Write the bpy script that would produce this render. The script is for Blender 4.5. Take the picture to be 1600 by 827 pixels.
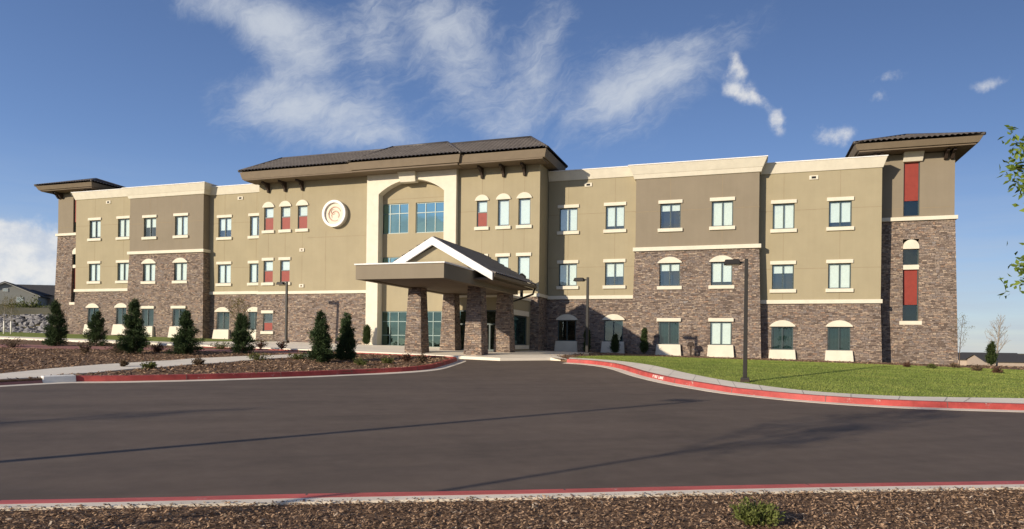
import bpy, bmesh, math, random
import numpy as np
from mathutils import Vector, Matrix
random.seed(7); RNG = np.random.default_rng(7)
SC = bpy.context.scene; COL = SC.collection
for o in list(bpy.data.objects): bpy.data.objects.remove(o)
R_ = math.radians

# ------------------------------------------------------------------ camera
FPX, YH, ROLL, ZC = 1097.5, 538.0, R_(0.7), 1.6
cd = bpy.data.cameras.new('camera'); cam = bpy.data.objects.new('camera', cd); COL.objects.link(cam)
cd.sensor_width = 36; cd.lens = FPX / 1600 * 36; cd.shift_y = (YH - 413.5) / 1600
cd.clip_start = .1; cd.clip_end = 3000
cam.location = (0, 0, ZC); cam.rotation_euler = (math.pi / 2, -ROLL, 0)
SC.camera = cam

# ------------------------------------------------------------------ light, sky, exposure
SUN_EL, SUN_AZ = R_(16.5), R_(49)                    # light travels towards (+X, +Y)
SV = Vector((math.sin(SUN_AZ) * math.cos(SUN_EL), math.cos(SUN_AZ) * math.cos(SUN_EL), -math.sin(SUN_EL)))
ld = bpy.data.lights.new('sun', 'SUN'); sun = bpy.data.objects.new('sun', ld); COL.objects.link(sun)
ld.energy = 5.0; ld.angle = R_(.7); ld.color = (1, .87, .68)
sun.rotation_euler = SV.to_track_quat('-Z', 'Y').to_euler(); sun.location = (-40, -40, 30)
SC.view_settings.view_transform = 'Standard'; SC.view_settings.look = 'None'
SC.view_settings.gamma = 1; SC.view_settings.use_curve_mapping = False
SC.view_settings.exposure = 0.1
W = bpy.data.worlds.new('World'); SC.world = W; W.use_nodes = True
wn, wl = W.node_tree.nodes, W.node_tree.links
wn.clear()
def nd(nodes, t, **k):
    n = nodes.new(t)
    for a, b in k.items(): setattr(n, a, b)
    return n
class NB:
    """tiny node-expression helper"""
    def __init__(s, tree): s.t = tree; s.n = tree.nodes; s.l = tree.links
    def put(s, sock, v):
        if isinstance(v, (int, float)): sock.default_value = v
        elif isinstance(v, (tuple, list)): sock.default_value = v
        else: s.l.new(v, sock)
    def m(s, op, a, b=0.0, c=None, clamp=False):
        n = s.n.new('ShaderNodeMath'); n.operation = op; n.use_clamp = clamp
        s.put(n.inputs[0], a); s.put(n.inputs[1], b)
        if c is not None: s.put(n.inputs[2], c)
        return n.outputs[0]
    def ss(s, v, a, b):
        n = s.n.new('ShaderNodeMapRange'); n.interpolation_type = 'SMOOTHSTEP'
        s.put(n.inputs[0], v); n.inputs[1].default_value = a; n.inputs[2].default_value = b
        return n.outputs[0]
    def xyz(s, v):
        n = s.n.new('ShaderNodeSeparateXYZ'); s.l.new(v, n.inputs[0]); return n.outputs
    def vec(s, x, y, z=0.0):
        n = s.n.new('ShaderNodeCombineXYZ')
        for i, q in enumerate((x, y, z)): s.put(n.inputs[i], q)
        return n.outputs[0]
    def noise(s, v, scale, detail=4, rough=.5, dist=0.0):
        n = s.n.new('ShaderNodeTexNoise'); s.l.new(v, n.inputs['Vector'])
        n.inputs['Scale'].default_value = scale; n.inputs['Detail'].default_value = detail
        n.inputs['Roughness'].default_value = rough; n.inputs['Distortion'].default_value = dist
        return n.outputs[0]
    def mix(s, f, a, b, mode='MIX'):
        n = s.n.new('ShaderNodeMix'); n.data_type = 'RGBA'; n.blend_type = mode
        s.put(n.inputs[0], f)
        s.put(n.inputs[6], a if not isinstance(a, tuple) else (*a[:3], 1)); s.put(n.inputs[7], b if not isinstance(b, tuple) else (*b[:3], 1))
        return n.outputs[2]
    def ramp(s, f, stops):
        n = s.n.new('ShaderNodeValToRGB'); s.l.new(f, n.inputs[0]); e = n.color_ramp.elements
        while len(e) < len(stops): e.new(.5)
        for q, (p, c) in zip(e, stops): q.position = p; q.color = (*c[:3], 1)
        return n.outputs[0]
    def bump(s, h, strength=.3, dist=.02):
        n = s.n.new('ShaderNodeBump'); n.inputs['Strength'].default_value = strength; n.inputs['Distance'].default_value = dist
        s.l.new(h, n.inputs['Height']); return n.outputs[0]
b = NB(W.node_tree)
sky = nd(wn, 'ShaderNodeTexSky', sky_type='NISHITA', sun_disc=False)
sky.sun_elevation = SUN_EL; sky.sun_rotation = R_(180) + SUN_AZ; sky.altitude = 1700; sky.air_density = 1.0; sky.dust_density = .35; sky.ozone_density = 2.2
dirv = wn.new('ShaderNodeTexCoord').outputs['Generated']
dx, dy, dz = b.xyz(dirv)
az = b.m('ARCTAN2', dx, dy); hor = b.m('SQRT', b.m('ADD', b.m('MULTIPLY', dx, dx), b.m('MULTIPLY', dy, dy)))
el = b.m('ARCTAN2', dz, hor)
def pix_ae(x, y):
    ix, iy = x - 800, YH - y
    cx = (ix * math.cos(ROLL) - iy * math.sin(ROLL)) / FPX; cy = (ix * math.sin(ROLL) + iy * math.cos(ROLL)) / FPX
    return math.atan2(cx, 1), math.atan2(cy, math.hypot(cx, 1))
def blob(x, y, ru, rv, rot, amp):                    # a patch of cloud at its own azimuth and elevation
    a0, e0 = pix_ae(x, y); c, s = math.cos(R_(rot)), math.sin(R_(rot))
    du = b.m('SUBTRACT', az, a0); dv = b.m('SUBTRACT', el, e0)
    p = b.m('ADD', b.m('MULTIPLY', du, c / ru), b.m('MULTIPLY', dv, s / ru))
    q = b.m('ADD', b.m('MULTIPLY', du, -s / rv), b.m('MULTIPLY', dv, c / rv))
    r2 = b.m('ADD', b.m('MULTIPLY', p, p), b.m('MULTIPLY', q, q))
    return b.m('MULTIPLY', b.m('EXPONENT', b.m('MULTIPLY', r2, -1.0)), amp)
def total(l):
    t = l[0]
    for q in l[1:]: t = b.m('ADD', t, q)
    return t
ae = b.vec(az, el)
warp = b.noise(ae, 5.0, 5, .6)
stre = b.vec(b.m('ADD', b.m('MULTIPLY', az, 3.2), b.m('MULTIPLY', el, 2.2)), b.m('ADD', b.m('SUBTRACT', b.m('MULTIPLY', el, 11.0), b.m('MULTIPLY', az, 4.5)), b.m('MULTIPLY', warp, 1.6)))
fib = b.noise(stre, 3.4, 12, .7, .3)
puff = b.noise(ae, 16.0, 8, .58)
puffb = b.noise(ae, 30.0, 7, .6)
cir = total([blob(330, 5, .13, .03, -10, .55), blob(430, 30, .09, .035, -18, .5), blob(480, 95, .08, .045, -35, .5), blob(425, 150, .06, .035, 20, .55),
             blob(500, 195, .12, .045, -6, .75), blob(590, 200, .09, .025, -14, .35), blob(585, 60, .03, .085, 12, .5), blob(700, 50, .06, .07, 30, .6),
             blob(745, 110, .10, .05, -40, .4), blob(850, 70, .035, .11, -25, .6), blob(985, 150, .11, .05, 18, .6), blob(1040, 105, .10, .025, 28, .35),
             blob(740, 190, .09, .035, -35, .42), blob(930, 130, .1, .05, 10, .35), blob(1090, 90, .12, .03, 22, .3), blob(640, 20, .12, .04, 5, .3), blob(1210, 205, .3, .02, 6, .08)])
cirf = b.m('MULTIPLY', b.ss(b.m('ADD', b.m('MULTIPLY', cir, .85), b.m('MULTIPLY', b.m('SUBTRACT', b.m('ADD', b.m('MULTIPLY', fib, .62), b.m('MULTIPLY', puff, .38)), .5), 1.9)), .14, 1.25), .76)
cirf = b.m('MULTIPLY', cirf, b.ss(b.m('ADD', cir, b.m('MULTIPLY', b.ss(dy, .2, -.1), .35)), .03, .3))
cum = total([blob(20, 400, .05, .028, 0, 1.0), blob(55, 375, .035, .018, -10, .8), blob(10, 372, .05, .018, 0, .8), blob(40, 430, .09, .02, 0, .9),
             blob(-60, 405, .07, .05, 0, .9), blob(1150, 112, .022, .014, -70, .8), blob(1140, 142, .016, .012, 0, .7), blob(1175, 157, .02, .013, -30, .8),
             blob(1216, 190, .013, .015, 20, .75), blob(1300, 212, .03, .016, 8, .85), blob(1375, 122, .03, .009, 8, .62), blob(1365, 150, .018, .009, 0, .6), blob(1545, 132, .022, .008, 4, .7)])
def blob2(a0, e0, ru, rv, amp):
    p = b.m('DIVIDE', b.m('SUBTRACT', az, a0), ru); q = b.m('DIVIDE', b.m('SUBTRACT', el, e0), rv)
    return b.m('MULTIPLY', b.m('EXPONENT', b.m('MULTIPLY', b.m('ADD', b.m('MULTIPLY', p, p), b.m('MULTIPLY', q, q)), -1.0)), amp)
cum = b.m('ADD', cum, total([blob2(-2.02, .12, .1, .04, .8), blob2(-1.85, .2, .07, .03, .7), blob2(-2.2, .19, .06, .03, .8), blob2(-2.38, .158, .07, .022, 1.), blob2(-2.31, .19, .03, .015, .8), blob2(-2.47, .21, .05, .025, .7), blob2(-2.62, .13, .06, .03, .7), blob2(-2.8, .16, .09, .04, .9), blob2(-2.98, .1, .08, .03, .8), blob2(3.05, .17, .08, .04, .7)]))
cum = b.m('ADD', cum, b.m('MULTIPLY', b.m('MULTIPLY', b.ss(dy, .15, -.25), b.ss(b.noise(b.vec(az, b.m('MULTIPLY', el, 1.8)), 3.1, 4, .55), .4, .62)), .75))      # fair-weather cumulus in the rest of the sky
cumf = b.m('MULTIPLY', b.ss(b.m('ADD', cum, b.m('MULTIPLY', b.m('SUBTRACT', b.m('ADD', b.m('MULTIPLY', puff, .5), b.m('MULTIPLY', puffb, .5)), .5), 3.4)), .3, 1.2), .85)
cumf = b.m('MULTIPLY', cumf, b.ss(cum, .04, .3))
low = b.m('MULTIPLY', b.ss(el, .26, -.02), b.m('ADD', b.m('MULTIPLY', b.noise(b.vec(b.m('MULTIPLY', az, 3.0), b.m('MULTIPLY', el, 28.0)), 2.2, 6, .55), 1.1), -.12))
side = b.m('SUBTRACT', 1.1, b.m('MULTIPLY', b.m('DIVIDE', dx, b.m('MAXIMUM', hor, .05)), .5))     # brighter towards the sun's side
skyc = b.mix(1.0, sky.outputs[0], (1.0, 1.0, 1.17), 'MULTIPLY')
sm = wn.new('ShaderNodeVectorMath'); sm.operation = 'SCALE'; wl.new(skyc, sm.inputs[0]); wl.new(side, sm.inputs['Scale']); skyc = sm.outputs[0]
lowf = b.m('MULTIPLY', low, 1.25, clamp=True)
shade = b.mix(b.ss(puffb, .3, .65), (6.0, 6.5, 7.4), (9.2, 9.0, 8.6))
c1 = b.mix(lowf, skyc, (5.0, 5.7, 6.7)); c2 = b.mix(cirf, c1, (7.0, 7.4, 7.9)); c3 = b.mix(cumf, c2, shade)
bg = wn.new('ShaderNodeBackground'); bg.inputs[1].default_value = .09; wl.new(c3, bg.inputs[0])
wo = wn.new('ShaderNodeOutputWorld'); wl.new(bg.outputs[0], wo.inputs[0])

# ------------------------------------------------------------------ coordinates of the place
YAW = R_(-18.396); US = (math.cos(YAW), math.sin(YAW)); DN = (-US[1], US[0]); P0 = (-7.226, 45.791)
GB = [(-60, .02), (-36, 0.), (-20, .42), (-10, 1.), (0, 1.17), (10, 1.2), (200, -2.7), (700, -7.)]
GX = [a for a, _ in GB]; GY = [q for _, q in GB]; SLOPE = -.0215
def sd(X, Y): return ((X - P0[0]) * US[0] + (Y - P0[1]) * US[1], (X - P0[0]) * DN[0] + (Y - P0[1]) * DN[1])
def wxy(S, d): return (P0[0] + US[0] * S + DN[0] * d, P0[1] + US[1] * S + DN[1] * d)
def T(X, Y): return float(np.interp(sd(X, Y)[1], GX, GY)) + SLOPE * max(-70, min(70, X))
def Tn(X, Y):
    d = (X - P0[0]) * DN[0] + (Y - P0[1]) * DN[1]
    return np.interp(d, GX, GY) + SLOPE * np.clip(X, -70, 70)
def ray(x, y):
    ix, iy = x - 800, YH - y
    return (ix * math.cos(ROLL) - iy * math.sin(ROLL)) / FPX, (ix * math.sin(ROLL) + iy * math.cos(ROLL)) / FPX
def G(x, y, off=0.):                                  # where the ray of a pixel meets the ground
    rx, rz = ray(x, y); t = 3.
    while t < 140:
        t += .05
        if ZC + rz * t < T(rx * t, t) + off: break
    return (rx * t, t)
def AT(x, y, D):
    rx, rz = ray(x, y); return Vector((rx * D, D, ZC + rz * D))

# ------------------------------------------------------------------ mesh helpers
class MB:
    def __init__(s): s.v = []; s.f = []
    def quad(s, *p):
        i = len(s.v); s.v += [tuple(q) for q in p]; s.f.append(tuple(range(i, i + len(p))))
    def box(s, x0, x1, y0, y1, z0, z1): s.frus((x0, x1, y0, y1), (x0, x1, y0, y1), z0, z1); return s
    def frus(s, a, c, z0, z1):
        i = len(s.v)
        s.v += [(a[0], a[2], z0), (a[1], a[2], z0), (a[1], a[3], z0), (a[0], a[3], z0), (c[0], c[2], z1), (c[1], c[2], z1), (c[1], c[3], z1), (c[0], c[3], z1)]
        s.f += [tuple(i + k for k in q) for q in ((0, 3, 2, 1), (4, 5, 6, 7), (0, 1, 5, 4), (1, 2, 6, 5), (2, 3, 7, 6), (3, 0, 4, 7))]
        return s
    def prism(s, pts, d0, d1):                        # outline in (x, z), extruded along y
        n = len(pts); i = len(s.v)
        s.v += [(x, d0, z) for x, z in pts] + [(x, d1, z) for x, z in pts]
        s.f.append(tuple(range(i, i + n))); s.f.append(tuple(range(i + 2 * n - 1, i + n - 1, -1)))
        for k in range(n): j = (k + 1) % n; s.f.append((i + j, i + k, i + n + k, i + n + j))
        return s
    def prismy(s, pts, x0, x1):                       # outline in (y, z), extruded along x
        n = len(pts); i = len(s.v)
        s.v += [(x0, y, z) for y, z in pts] + [(x1, y, z) for y, z in pts]
        s.f.append(tuple(range(i + n - 1, i - 1, -1))); s.f.append(tuple(range(i + n, i + 2 * n)))
        for k in range(n): j = (k + 1) % n; s.f.append((i + k, i + j, i + n + j, i + n + k))
        return s
    def tube(s, path, rad, n=6, cap=True):
        base = len(s.v); P = [Vector(p) for p in path]
        for k, p in enumerate(P):
            t = (P[min(k + 1, len(P) - 1)] - P[max(k - 1, 0)]).normalized()
            u = t.cross(Vector((0.13, 0.31, 1)) if abs(t.z) < .95 else Vector((1, .1, 0))).normalized(); w = t.cross(u)
            r = rad[k] if isinstance(rad, (list, tuple)) else rad
            for a in range(n):
                th = 2 * math.pi * a / n; s.v.append(tuple(p + u * (r * math.cos(th)) + w * (r * math.sin(th))))
        for k in range(len(P) - 1):
            for a in range(n):
                c = (a + 1) % n; i = base + k * n; s.f.append((i + a, i + c, i + n + c, i + n + a))
        if cap: s.f.append(tuple(base + a for a in range(n - 1, -1, -1))); s.f.append(tuple(base + (len(P) - 1) * n + a for a in range(n)))
        return s
    def shift(s, o): s.v = [(x - o[0], y - o[1], z - o[2]) for x, y, z in s.v]; return s
    def build(s, name, mat, parent=None, smooth=False, bevel=0.0):
        me = bpy.data.meshes.new(name); me.from_pydata(s.v, [], s.f); me.update()
        bm = bmesh.new(); bm.from_mesh(me)
        if s.f and len(s.f) < 4000: bmesh.ops.remove_doubles(bm, verts=bm.verts, dist=1e-5)
        bmesh.ops.recalc_face_normals(bm, faces=bm.faces); bm.to_mesh(me); bm.free()
        return mk(name, me, mat, parent, smooth, bevel)
def mk(name, me, mat, parent=None, smooth=False, bevel=0.0):
    o = bpy.data.objects.new(name, me); COL.objects.link(o)
    if mat is not None: me.materials.clear(); me.materials.append(mat)
    if smooth: me.polygons.foreach_set('use_smooth', [True] * len(me.polygons))
    if bevel:
        md = o.modifiers.new('bevel', 'BEVEL'); md.width = bevel; md.segments = 2; md.limit_method = 'ANGLE'
    if parent: o.parent = parent
    return o
def npmesh(name, V, F):                               # V (n,3), F (m,k) arrays
    me = bpy.data.meshes.new(name); k = F.shape[1]
    me.vertices.add(len(V)); me.vertices.foreach_set('co', np.ascontiguousarray(V, dtype=np.float32).ravel())
    me.loops.add(F.size); me.loops.foreach_set('vertex_index', np.ascontiguousarray(F, dtype=np.int32).ravel())
    me.polygons.add(len(F)); me.polygons.foreach_set('loop_start', np.arange(0, F.size, k, dtype=np.int32))
    me.update(calc_edges=True); me.validate(); return me
def struct(o, kind='structure'): o['kind'] = kind; return o
def tag(o, label, cat, group=None):
    o['label'] = label; o['category'] = cat
    if group: o['group'] = group
    return o
def thing(name, label, cat, loc=(0, 0, 0), rz=0., group=None):
    o = bpy.data.objects.new(name, None); COL.objects.link(o); o.empty_display_size = .3
    o.location = loc; o.rotation_euler = (0, 0, rz); return tag(o, label, cat, group)
def copy_tree(o, parent=None):
    c = o.copy(); COL.objects.link(c); c.parent = parent
    for ch in list(o.children): copy_tree(ch, c)
    return c

# ------------------------------------------------------------------ materials
def M(name, col, rough=.8, var=.12, vs=3., bump=0., bs=60., fine=.0, spec=.3, metal=0., dist=.01, col2=None):
    m = bpy.data.materials.new(name); m.use_nodes = True; t = NB(m.node_tree); p = m.node_tree.nodes['Principled BSDF']
    p.inputs['Roughness'].default_value = rough; p.inputs['Specular IOR Level'].default_value = spec; p.inputs['Metallic'].default_value = metal
    tc = m.node_tree.nodes.new('ShaderNodeTexCoord').outputs['Object']
    n1 = t.noise(tc, vs, 5, .6)
    k1 = tuple(max(0, c * (1 - var)) for c in col); k2 = tuple(min(1, c * (1 + var)) for c in (col2 or col))
    c = t.ramp(n1, [(.3, k1), (.7, k2)])
    if fine:
        n2 = t.noise(tc, bs, 3, .6); c = t.mix(fine, c, t.ramp(n2, [(.25, (.35, .35, .35)), (.75, (1, 1, 1))]), 'MULTIPLY')
    m.node_tree.links.new(c, p.inputs['Base Color'])
    if bump: m.node_tree.links.new(t.bump(t.noise(tc, bs, 5, .6), bump, dist), p.inputs['Normal'])
    return m
def streaked(name, col, seed):                         # stucco with faint water streaks and blotches
    m = M(name, col, .9, .05, .8, .35, 90., .12, .2, dist=.006); t = NB(m.node_tree); p = m.node_tree.nodes['Principled BSDF']
    base = p.inputs['Base Color'].links[0].from_socket
    tc = m.node_tree.nodes.new('ShaderNodeTexCoord').outputs['Object']; x, y, z = t.xyz(tc)
    s = t.noise(t.vec(t.m('MULTIPLY', x, 3.), t.m('MULTIPLY', y, 3.), t.m('ADD', t.m('MULTIPLY', z, .22), seed)), 1.5, 6, .6)
    c = t.mix(1., base, t.ramp(s, [(.3, (.965, .96, .955)), (.6, (1.0, 1.0, 1.0))]), 'MULTIPLY')
    m.node_tree.links.new(c, p.inputs['Base Color']); return m
MT = {}
MT['stucco'] = streaked('stucco_sand', (.365, .313, .207), 1.)
MT['taupe'] = streaked('stucco_taupe', (.255, .214, .157), 5.)
MT['cream'] = M('cream_trim', (.70, .645, .525), .8, .06, 2.5, .2, 80., .08)
MT['white'] = M('white_rake', (.85, .83, .8), .7, .08, 6., .3, 40., .15)
MT['joint'] = M('stucco_joint', (.28, .22, .14), .95)
MT['red'] = M('red_panel', (.25, .04, .028), .55, .1, 4., .05, 30.)
MT['frame'] = M('dark_teal_frame', (.045, .068, .07), .45, .1, 8., spec=.5)
MT['lframe'] = M('pale_green_frame', (.16, .24, .23), .4, .1, 8., spec=.5)
MT['fascia'] = M('brown_fascia', (.2, .155, .105), .7, .08, 2., .1, 60., .1)
MT['soffit'] = M('brown_soffit', (.17, .13, .09), .85, .08, 2., .1, 60.)
MT['bracket'] = M('dark_bracket', (.045, .03, .022), .7)
MT['bronze'] = M('bronze_metal', (.014, .012, .01), .5, .15, 5., .05, 40., spec=.35)
MT['blind'] = M('white_blind', (.74, .75, .71), .9, .05, 8.)
MT['curtain'] = M('dark_curtain', (.09, .125, .13), .9, .15, 6.)
MT['inside'] = M('dark_interior', (.022, .022, .024), .95)
MT['concrete'] = M('concrete', (.88, .79, .65), .85, .08, .9, .06, 70., .1)
MT['gutter'] = M('gutter_concrete', (.84, .74, .6), .85, .12, 1.6, .06, 70., .15)
MT['kerbred'] = M('red_kerb_paint', (.44, .075, .065), .6, .28, 2.4, .2, 60., .3)
MT['kerbfade'] = M('faded_red_kerb_paint', (.52, .22, .17), .8, .2, 3., .2, 60., .25)
MT['whitepaint'] = M('white_paint', (.86, .82, .74), .7, .06, 6., .1, 60., .08)
MT['bark'] = M('bark', (.12, .085, .06), .95, .3, 9., .5, 50., .3)
MT['palebark'] = M('pale_bark', (.33, .29, .25), .95, .25, 9., .4, 50., .2)
MT['chip'] = None
def chipped(m, under, amt):
    t = NB(m.node_tree); p = m.node_tree.nodes['Principled BSDF']; base = p.inputs['Base Color'].links[0].from_socket; tc = m.node_tree.nodes.new('ShaderNodeTexCoord').outputs['Object']
    f = t.ss(t.m('ADD', t.m('MULTIPLY', t.noise(tc, 26., 6, .7), .5), t.m('MULTIPLY', t.noise(tc, 2.1, 4, .6), .5)), amt, amt + .06)
    m.node_tree.links.new(t.mix(t.m('MULTIPLY', f, .8), base, under), p.inputs['Base Color'])
chipped(MT['kerbred'], (.5, .42, .37), .585)
def tilemat():
    m = M('roof_tile', (.082, .07, .063), .5, .12, 1.2, .1, 40., .1, .5, col2=(.1, .086, .078)); return m
MT['tile'] = tilemat(); MT['tiletan'] = M('brown_roof_tile', (.32, .27, .225), .6, .12, 1.2, .1, 40., .1, .4)
def stone(name):
    m = bpy.data.materials.new(name); m.use_nodes = True; t = NB(m.node_tree); N = m.node_tree.nodes; L = m.node_tree.links; p = N['Principled BSDF']
    p.inputs['Roughness'].default_value = .9; p.inputs['Specular IOR Level'].default_value = .2
    tc = N.new('ShaderNodeTexCoord').outputs['Object']; x, y, z = t.xyz(tc)
    u = t.m('ADD', x, t.m('MULTIPLY', y, .93)); wob = t.noise(tc, 2.6, 3, .5); wob2 = t.noise(tc, 5.5, 2, .5)
    v = t.vec(t.m('ADD', u, t.m('MULTIPLY', wob2, .2)), t.m('ADD', z, t.m('MULTIPLY', wob, .1)))
    def br(w, h, off, sq, mort):
        n = N.new('ShaderNodeTexBrick'); L.new(v, n.inputs['Vector']); n.offset = off; n.offset_frequency = 2; n.squash = sq; n.squash_frequency = 3
        for k, q in (('Color1', (0, 0, 0, 1)), ('Color2', (1, 1, 1, 1)), ('Mortar', (.5, .5, .5, 1))): n.inputs[k].default_value = q
        n.inputs['Scale'].default_value = 1; n.inputs['Mortar Size'].default_value = mort; n.inputs['Mortar Smooth'].default_value = .35
        n.inputs['Bias'].default_value = 0; n.inputs['Brick Width'].default_value = w; n.inputs['Row Height'].default_value = h; return n
    b1, b2 = br(.23, .08, .47, .65, .008), br(.17, .15, .37, 1.6, .009)
    sel = t.ss(t.noise(t.vec(t.m('MULTIPLY', u, 1.0), t.m('MULTIPLY', z, 1.6)), 1.9, 2, .5), .56, .6)
    rnd = t.mix(sel, b1.outputs['Color'], b2.outputs['Color']); mor = t.mix(sel, b1.outputs['Fac'], b2.outputs['Fac'])
    colr = t.ramp(rnd, [(0., (.115, .088, .072)), (.16, (.2, .155, .125)), (.3, (.3, .245, .2)), (.43, (.215, .185, .17)), (.56, (.36, .28, .215)), (.68, (.165, .126, .105)), (.82, (.44, .36, .275)), (.93, (.3, .2, .14)), (1., (.27, .25, .235))])
    colr = t.mix(.45, colr, t.ramp(t.noise(tc, 34., 4, .65), [(.2, (.35, .33, .32)), (.75, (1.25, 1.2, 1.15))]), 'MULTIPLY')
    colr = t.mix(.5, colr, t.ramp(t.noise(tc, .55, 3, .5), [(.3, (.78, .76, .76)), (.7, (1.12, 1.1, 1.08))]), 'MULTIPLY')
    colr = t.mix(1., colr, (1.12, 1.11, 1.13), 'MULTIPLY'); colr = t.mix(t.m('MULTIPLY', mor, .85), colr, (.12, .1, .09))
    L.new(colr, p.inputs['Base Color'])
    h = t.m('ADD', t.m('MULTIPLY', t.m('SUBTRACT', 1., mor), t.m('ADD', t.m('MULTIPLY', rnd, .8), .6)), t.m('MULTIPLY', t.noise(tc, 22., 5, .65), .55))
    L.new(t.bump(h, .95, .05), p.inputs['Normal']); return m
MT['stone'] = stone('ledge_stone')
def glass(name, tint, refl):
    m = bpy.data.materials.new(name); m.use_nodes = True; N = m.node_tree.nodes; L = m.node_tree.links; N.clear(); t = NB(m.node_tree)
    tr = N.new('ShaderNodeBsdfTransparent'); tr.inputs[0].default_value = (*tint, 1)
    gl = N.new('ShaderNodeBsdfGlossy'); gl.inputs['Roughness'].default_value = .012; gl.inputs['Color'].default_value = (.86, .97, .96, 1) if 'teal' not in name else (.55, .88, .84, 1)
    tc = N.new('ShaderNodeTexCoord').outputs['Object']; L.new(t.bump(t.noise(tc, 1.3, 2, .5), .12, .02), gl.inputs['Normal'])
    fr = N.new('ShaderNodeFresnel'); fr.inputs[0].default_value = 1.5
    bk = N.new('ShaderNodeNewGeometry').outputs['Backfacing']
    fac = t.m('MULTIPLY', t.m('ADD', t.m('MULTIPLY', fr.outputs[0], 1. - refl), refl), t.m('SUBTRACT', 1., bk)); mx = N.new('ShaderNodeMixShader')
    L.new(fac, mx.inputs[0]); L.new(tr.outputs[0], mx.inputs[1]); L.new(gl.outputs[0], mx.inputs[2])
    o = N.new('ShaderNodeOutputMaterial'); L.new(mx.outputs[0], o.inputs[0]); return m
MT['glass'] = glass('window_glass', (.95, .985, .98), .12)
MT['teal'] = glass('teal_glass', (.16, .3, .3), .42)
MT['dim'] = glass('dim_glass', (.55, .68, .68), .05); MT['dimteal'] = glass('dim_teal_glass', (.2, .36, .35), .13)
def ground_mat(name, stops, s1, s2, bump, bs, rough=.95, dist=.03, big=.35, spec=.15):
    m = bpy.data.materials.new(name); m.use_nodes = True; t = NB(m.node_tree); p = m.node_tree.nodes['Principled BSDF']
    p.inputs['Roughness'].default_value = rough; p.inputs['Specular IOR Level'].default_value = spec
    tc = m.node_tree.nodes.new('ShaderNodeTexCoord').outputs['Object']
    n = t.m('ADD', t.m('MULTIPLY', t.noise(tc, s1, 6, .65), .6), t.m('MULTIPLY', t.noise(tc, s2, 5, .7), .4))
    c = t.ramp(n, stops); c = t.mix(big, c, t.ramp(t.noise(tc, .23, 4, .6), [(.3, (.7, .7, .7)), (.7, (1.2, 1.2, 1.2))]), 'MULTIPLY')
    m.node_tree.links.new(c, p.inputs['Base Color']); m.node_tree.links.new(t.bump(t.noise(tc, bs, 6, .7), bump, dist), p.inputs['Normal']); return m
MT['asphalt'] = ground_mat('asphalt', [(.3, (.12, .09, .070)), (.5, (.142, .107, .083)), (.72, (.172, .13, .103))], 3., 130., .25, 160., .88, .006, .3, .3)
MT['mulch'] = ground_mat('bark_mulch', [(.32, (.075, .043, .026)), (.47, (.18, .11, .068)), (.6, (.28, .178, .112)), (.74, (.44, .31, .21))], 9., 34., .9, 26., .95, .05, .35)
MT['lawn'] = ground_mat('lawn', [(.3, (.17, .205, .045)), (.5, (.215, .255, .06)), (.7, (.27, .3, .085))], 1.2, 40., .5, 45., .95, .03, .4)
MT['rose'] = ground_mat('rose_gravel', [(.3, (.25, .12, .1)), (.5, (.36, .18, .155)), (.7, (.46, .26, .22))], 6., 40., .7, 30., .95, .03, .3)
MT['earth'] = ground_mat('dry_grassland', [(.3, (.11, .1, .05)), (.5, (.19, .165, .09)), (.7, (.28, .24, .15))], .6, 8., .6, 6., .95, .08, .5)
def wear(m):
    t = NB(m.node_tree); p = m.node_tree.nodes['Principled BSDF']; base = p.inputs['Base Color'].links[0].from_socket; tc = m.node_tree.nodes.new('ShaderNodeTexCoord').outputs['Object']; x, y, z = t.xyz(tc)
    u = t.m('ADD', t.m('MULTIPLY', x, .9), t.m('MULTIPLY', y, .35)); v = t.m('SUBTRACT', t.m('MULTIPLY', y, .9), t.m('MULTIPLY', x, .35))
    s1 = t.noise(t.vec(t.m('MULTIPLY', u, .12), t.m('MULTIPLY', v, 1.3)), 1., 5, .6); s2 = t.noise(tc, .55, 6, .68, .4)
    c = t.mix(.8, base, t.ramp(s1, [(.32, (.79, .79, .8)), (.55, (1., 1., 1.)), (.72, (1.1, 1.09, 1.08))]), 'MULTIPLY')
    c = t.mix(.8, c, t.ramp(s2, [(.3, (.82, .82, .83)), (.5, (1., 1., 1.)), (.75, (1.1, 1.09, 1.07))]), 'MULTIPLY')
    m.node_tree.links.new(c, p.inputs['Base Color'])
wear(MT['asphalt'])
def leafmat(name, c1, c2, trans=.25, patch=False):
    m = bpy.data.materials.new(name); m.use_nodes = True; N = m.node_tree.nodes; L = m.node_tree.links; t = NB(m.node_tree); p = N['Principled BSDF']
    p.inputs['Roughness'].default_value = .7; p.inputs['Specular IOR Level'].default_value = .2
    geo = N.new('ShaderNodeNewGeometry'); c = t.mix(geo.outputs['Random Per Island'], c1, c2)
    if patch:
        tc = N.new('ShaderNodeTexCoord').outputs['Object']; x, y, z = t.xyz(tc)
        c = t.mix(1., c, t.ramp(t.noise(tc, .8, 5, .65), [(.28, (.72, .8, .7)), (.5, (1., 1., 1.)), (.72, (1.3, 1.15, 1.2))]), 'MULTIPLY')
        c = t.mix(1., c, t.ramp(t.noise(t.vec(t.m('ADD', t.m('MULTIPLY', x, .33), t.m('MULTIPLY', y, .95)), t.m('MULTIPLY', x, .05)), 1.5, 2, .5), [(.35, (.84, .88, .84)), (.65, (1.12, 1.1, 1.1))]), 'MULTIPLY')
    L.new(c, p.inputs['Base Color'])
    tl = N.new('ShaderNodeBsdfTranslucent'); L.new(c, tl.inputs[0]); mx = N.new('ShaderNodeMixShader'); mx.inputs[0].default_value = trans
    L.new(p.outputs[0], mx.inputs[1]); L.new(tl.outputs[0], mx.inputs[2]); L.new(mx.outputs[0], N['Material Output'].inputs[0]); return m
MT['needle'] = leafmat('pine_needles', (.024, .045, .018), (.08, .118, .045), .15)
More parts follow.
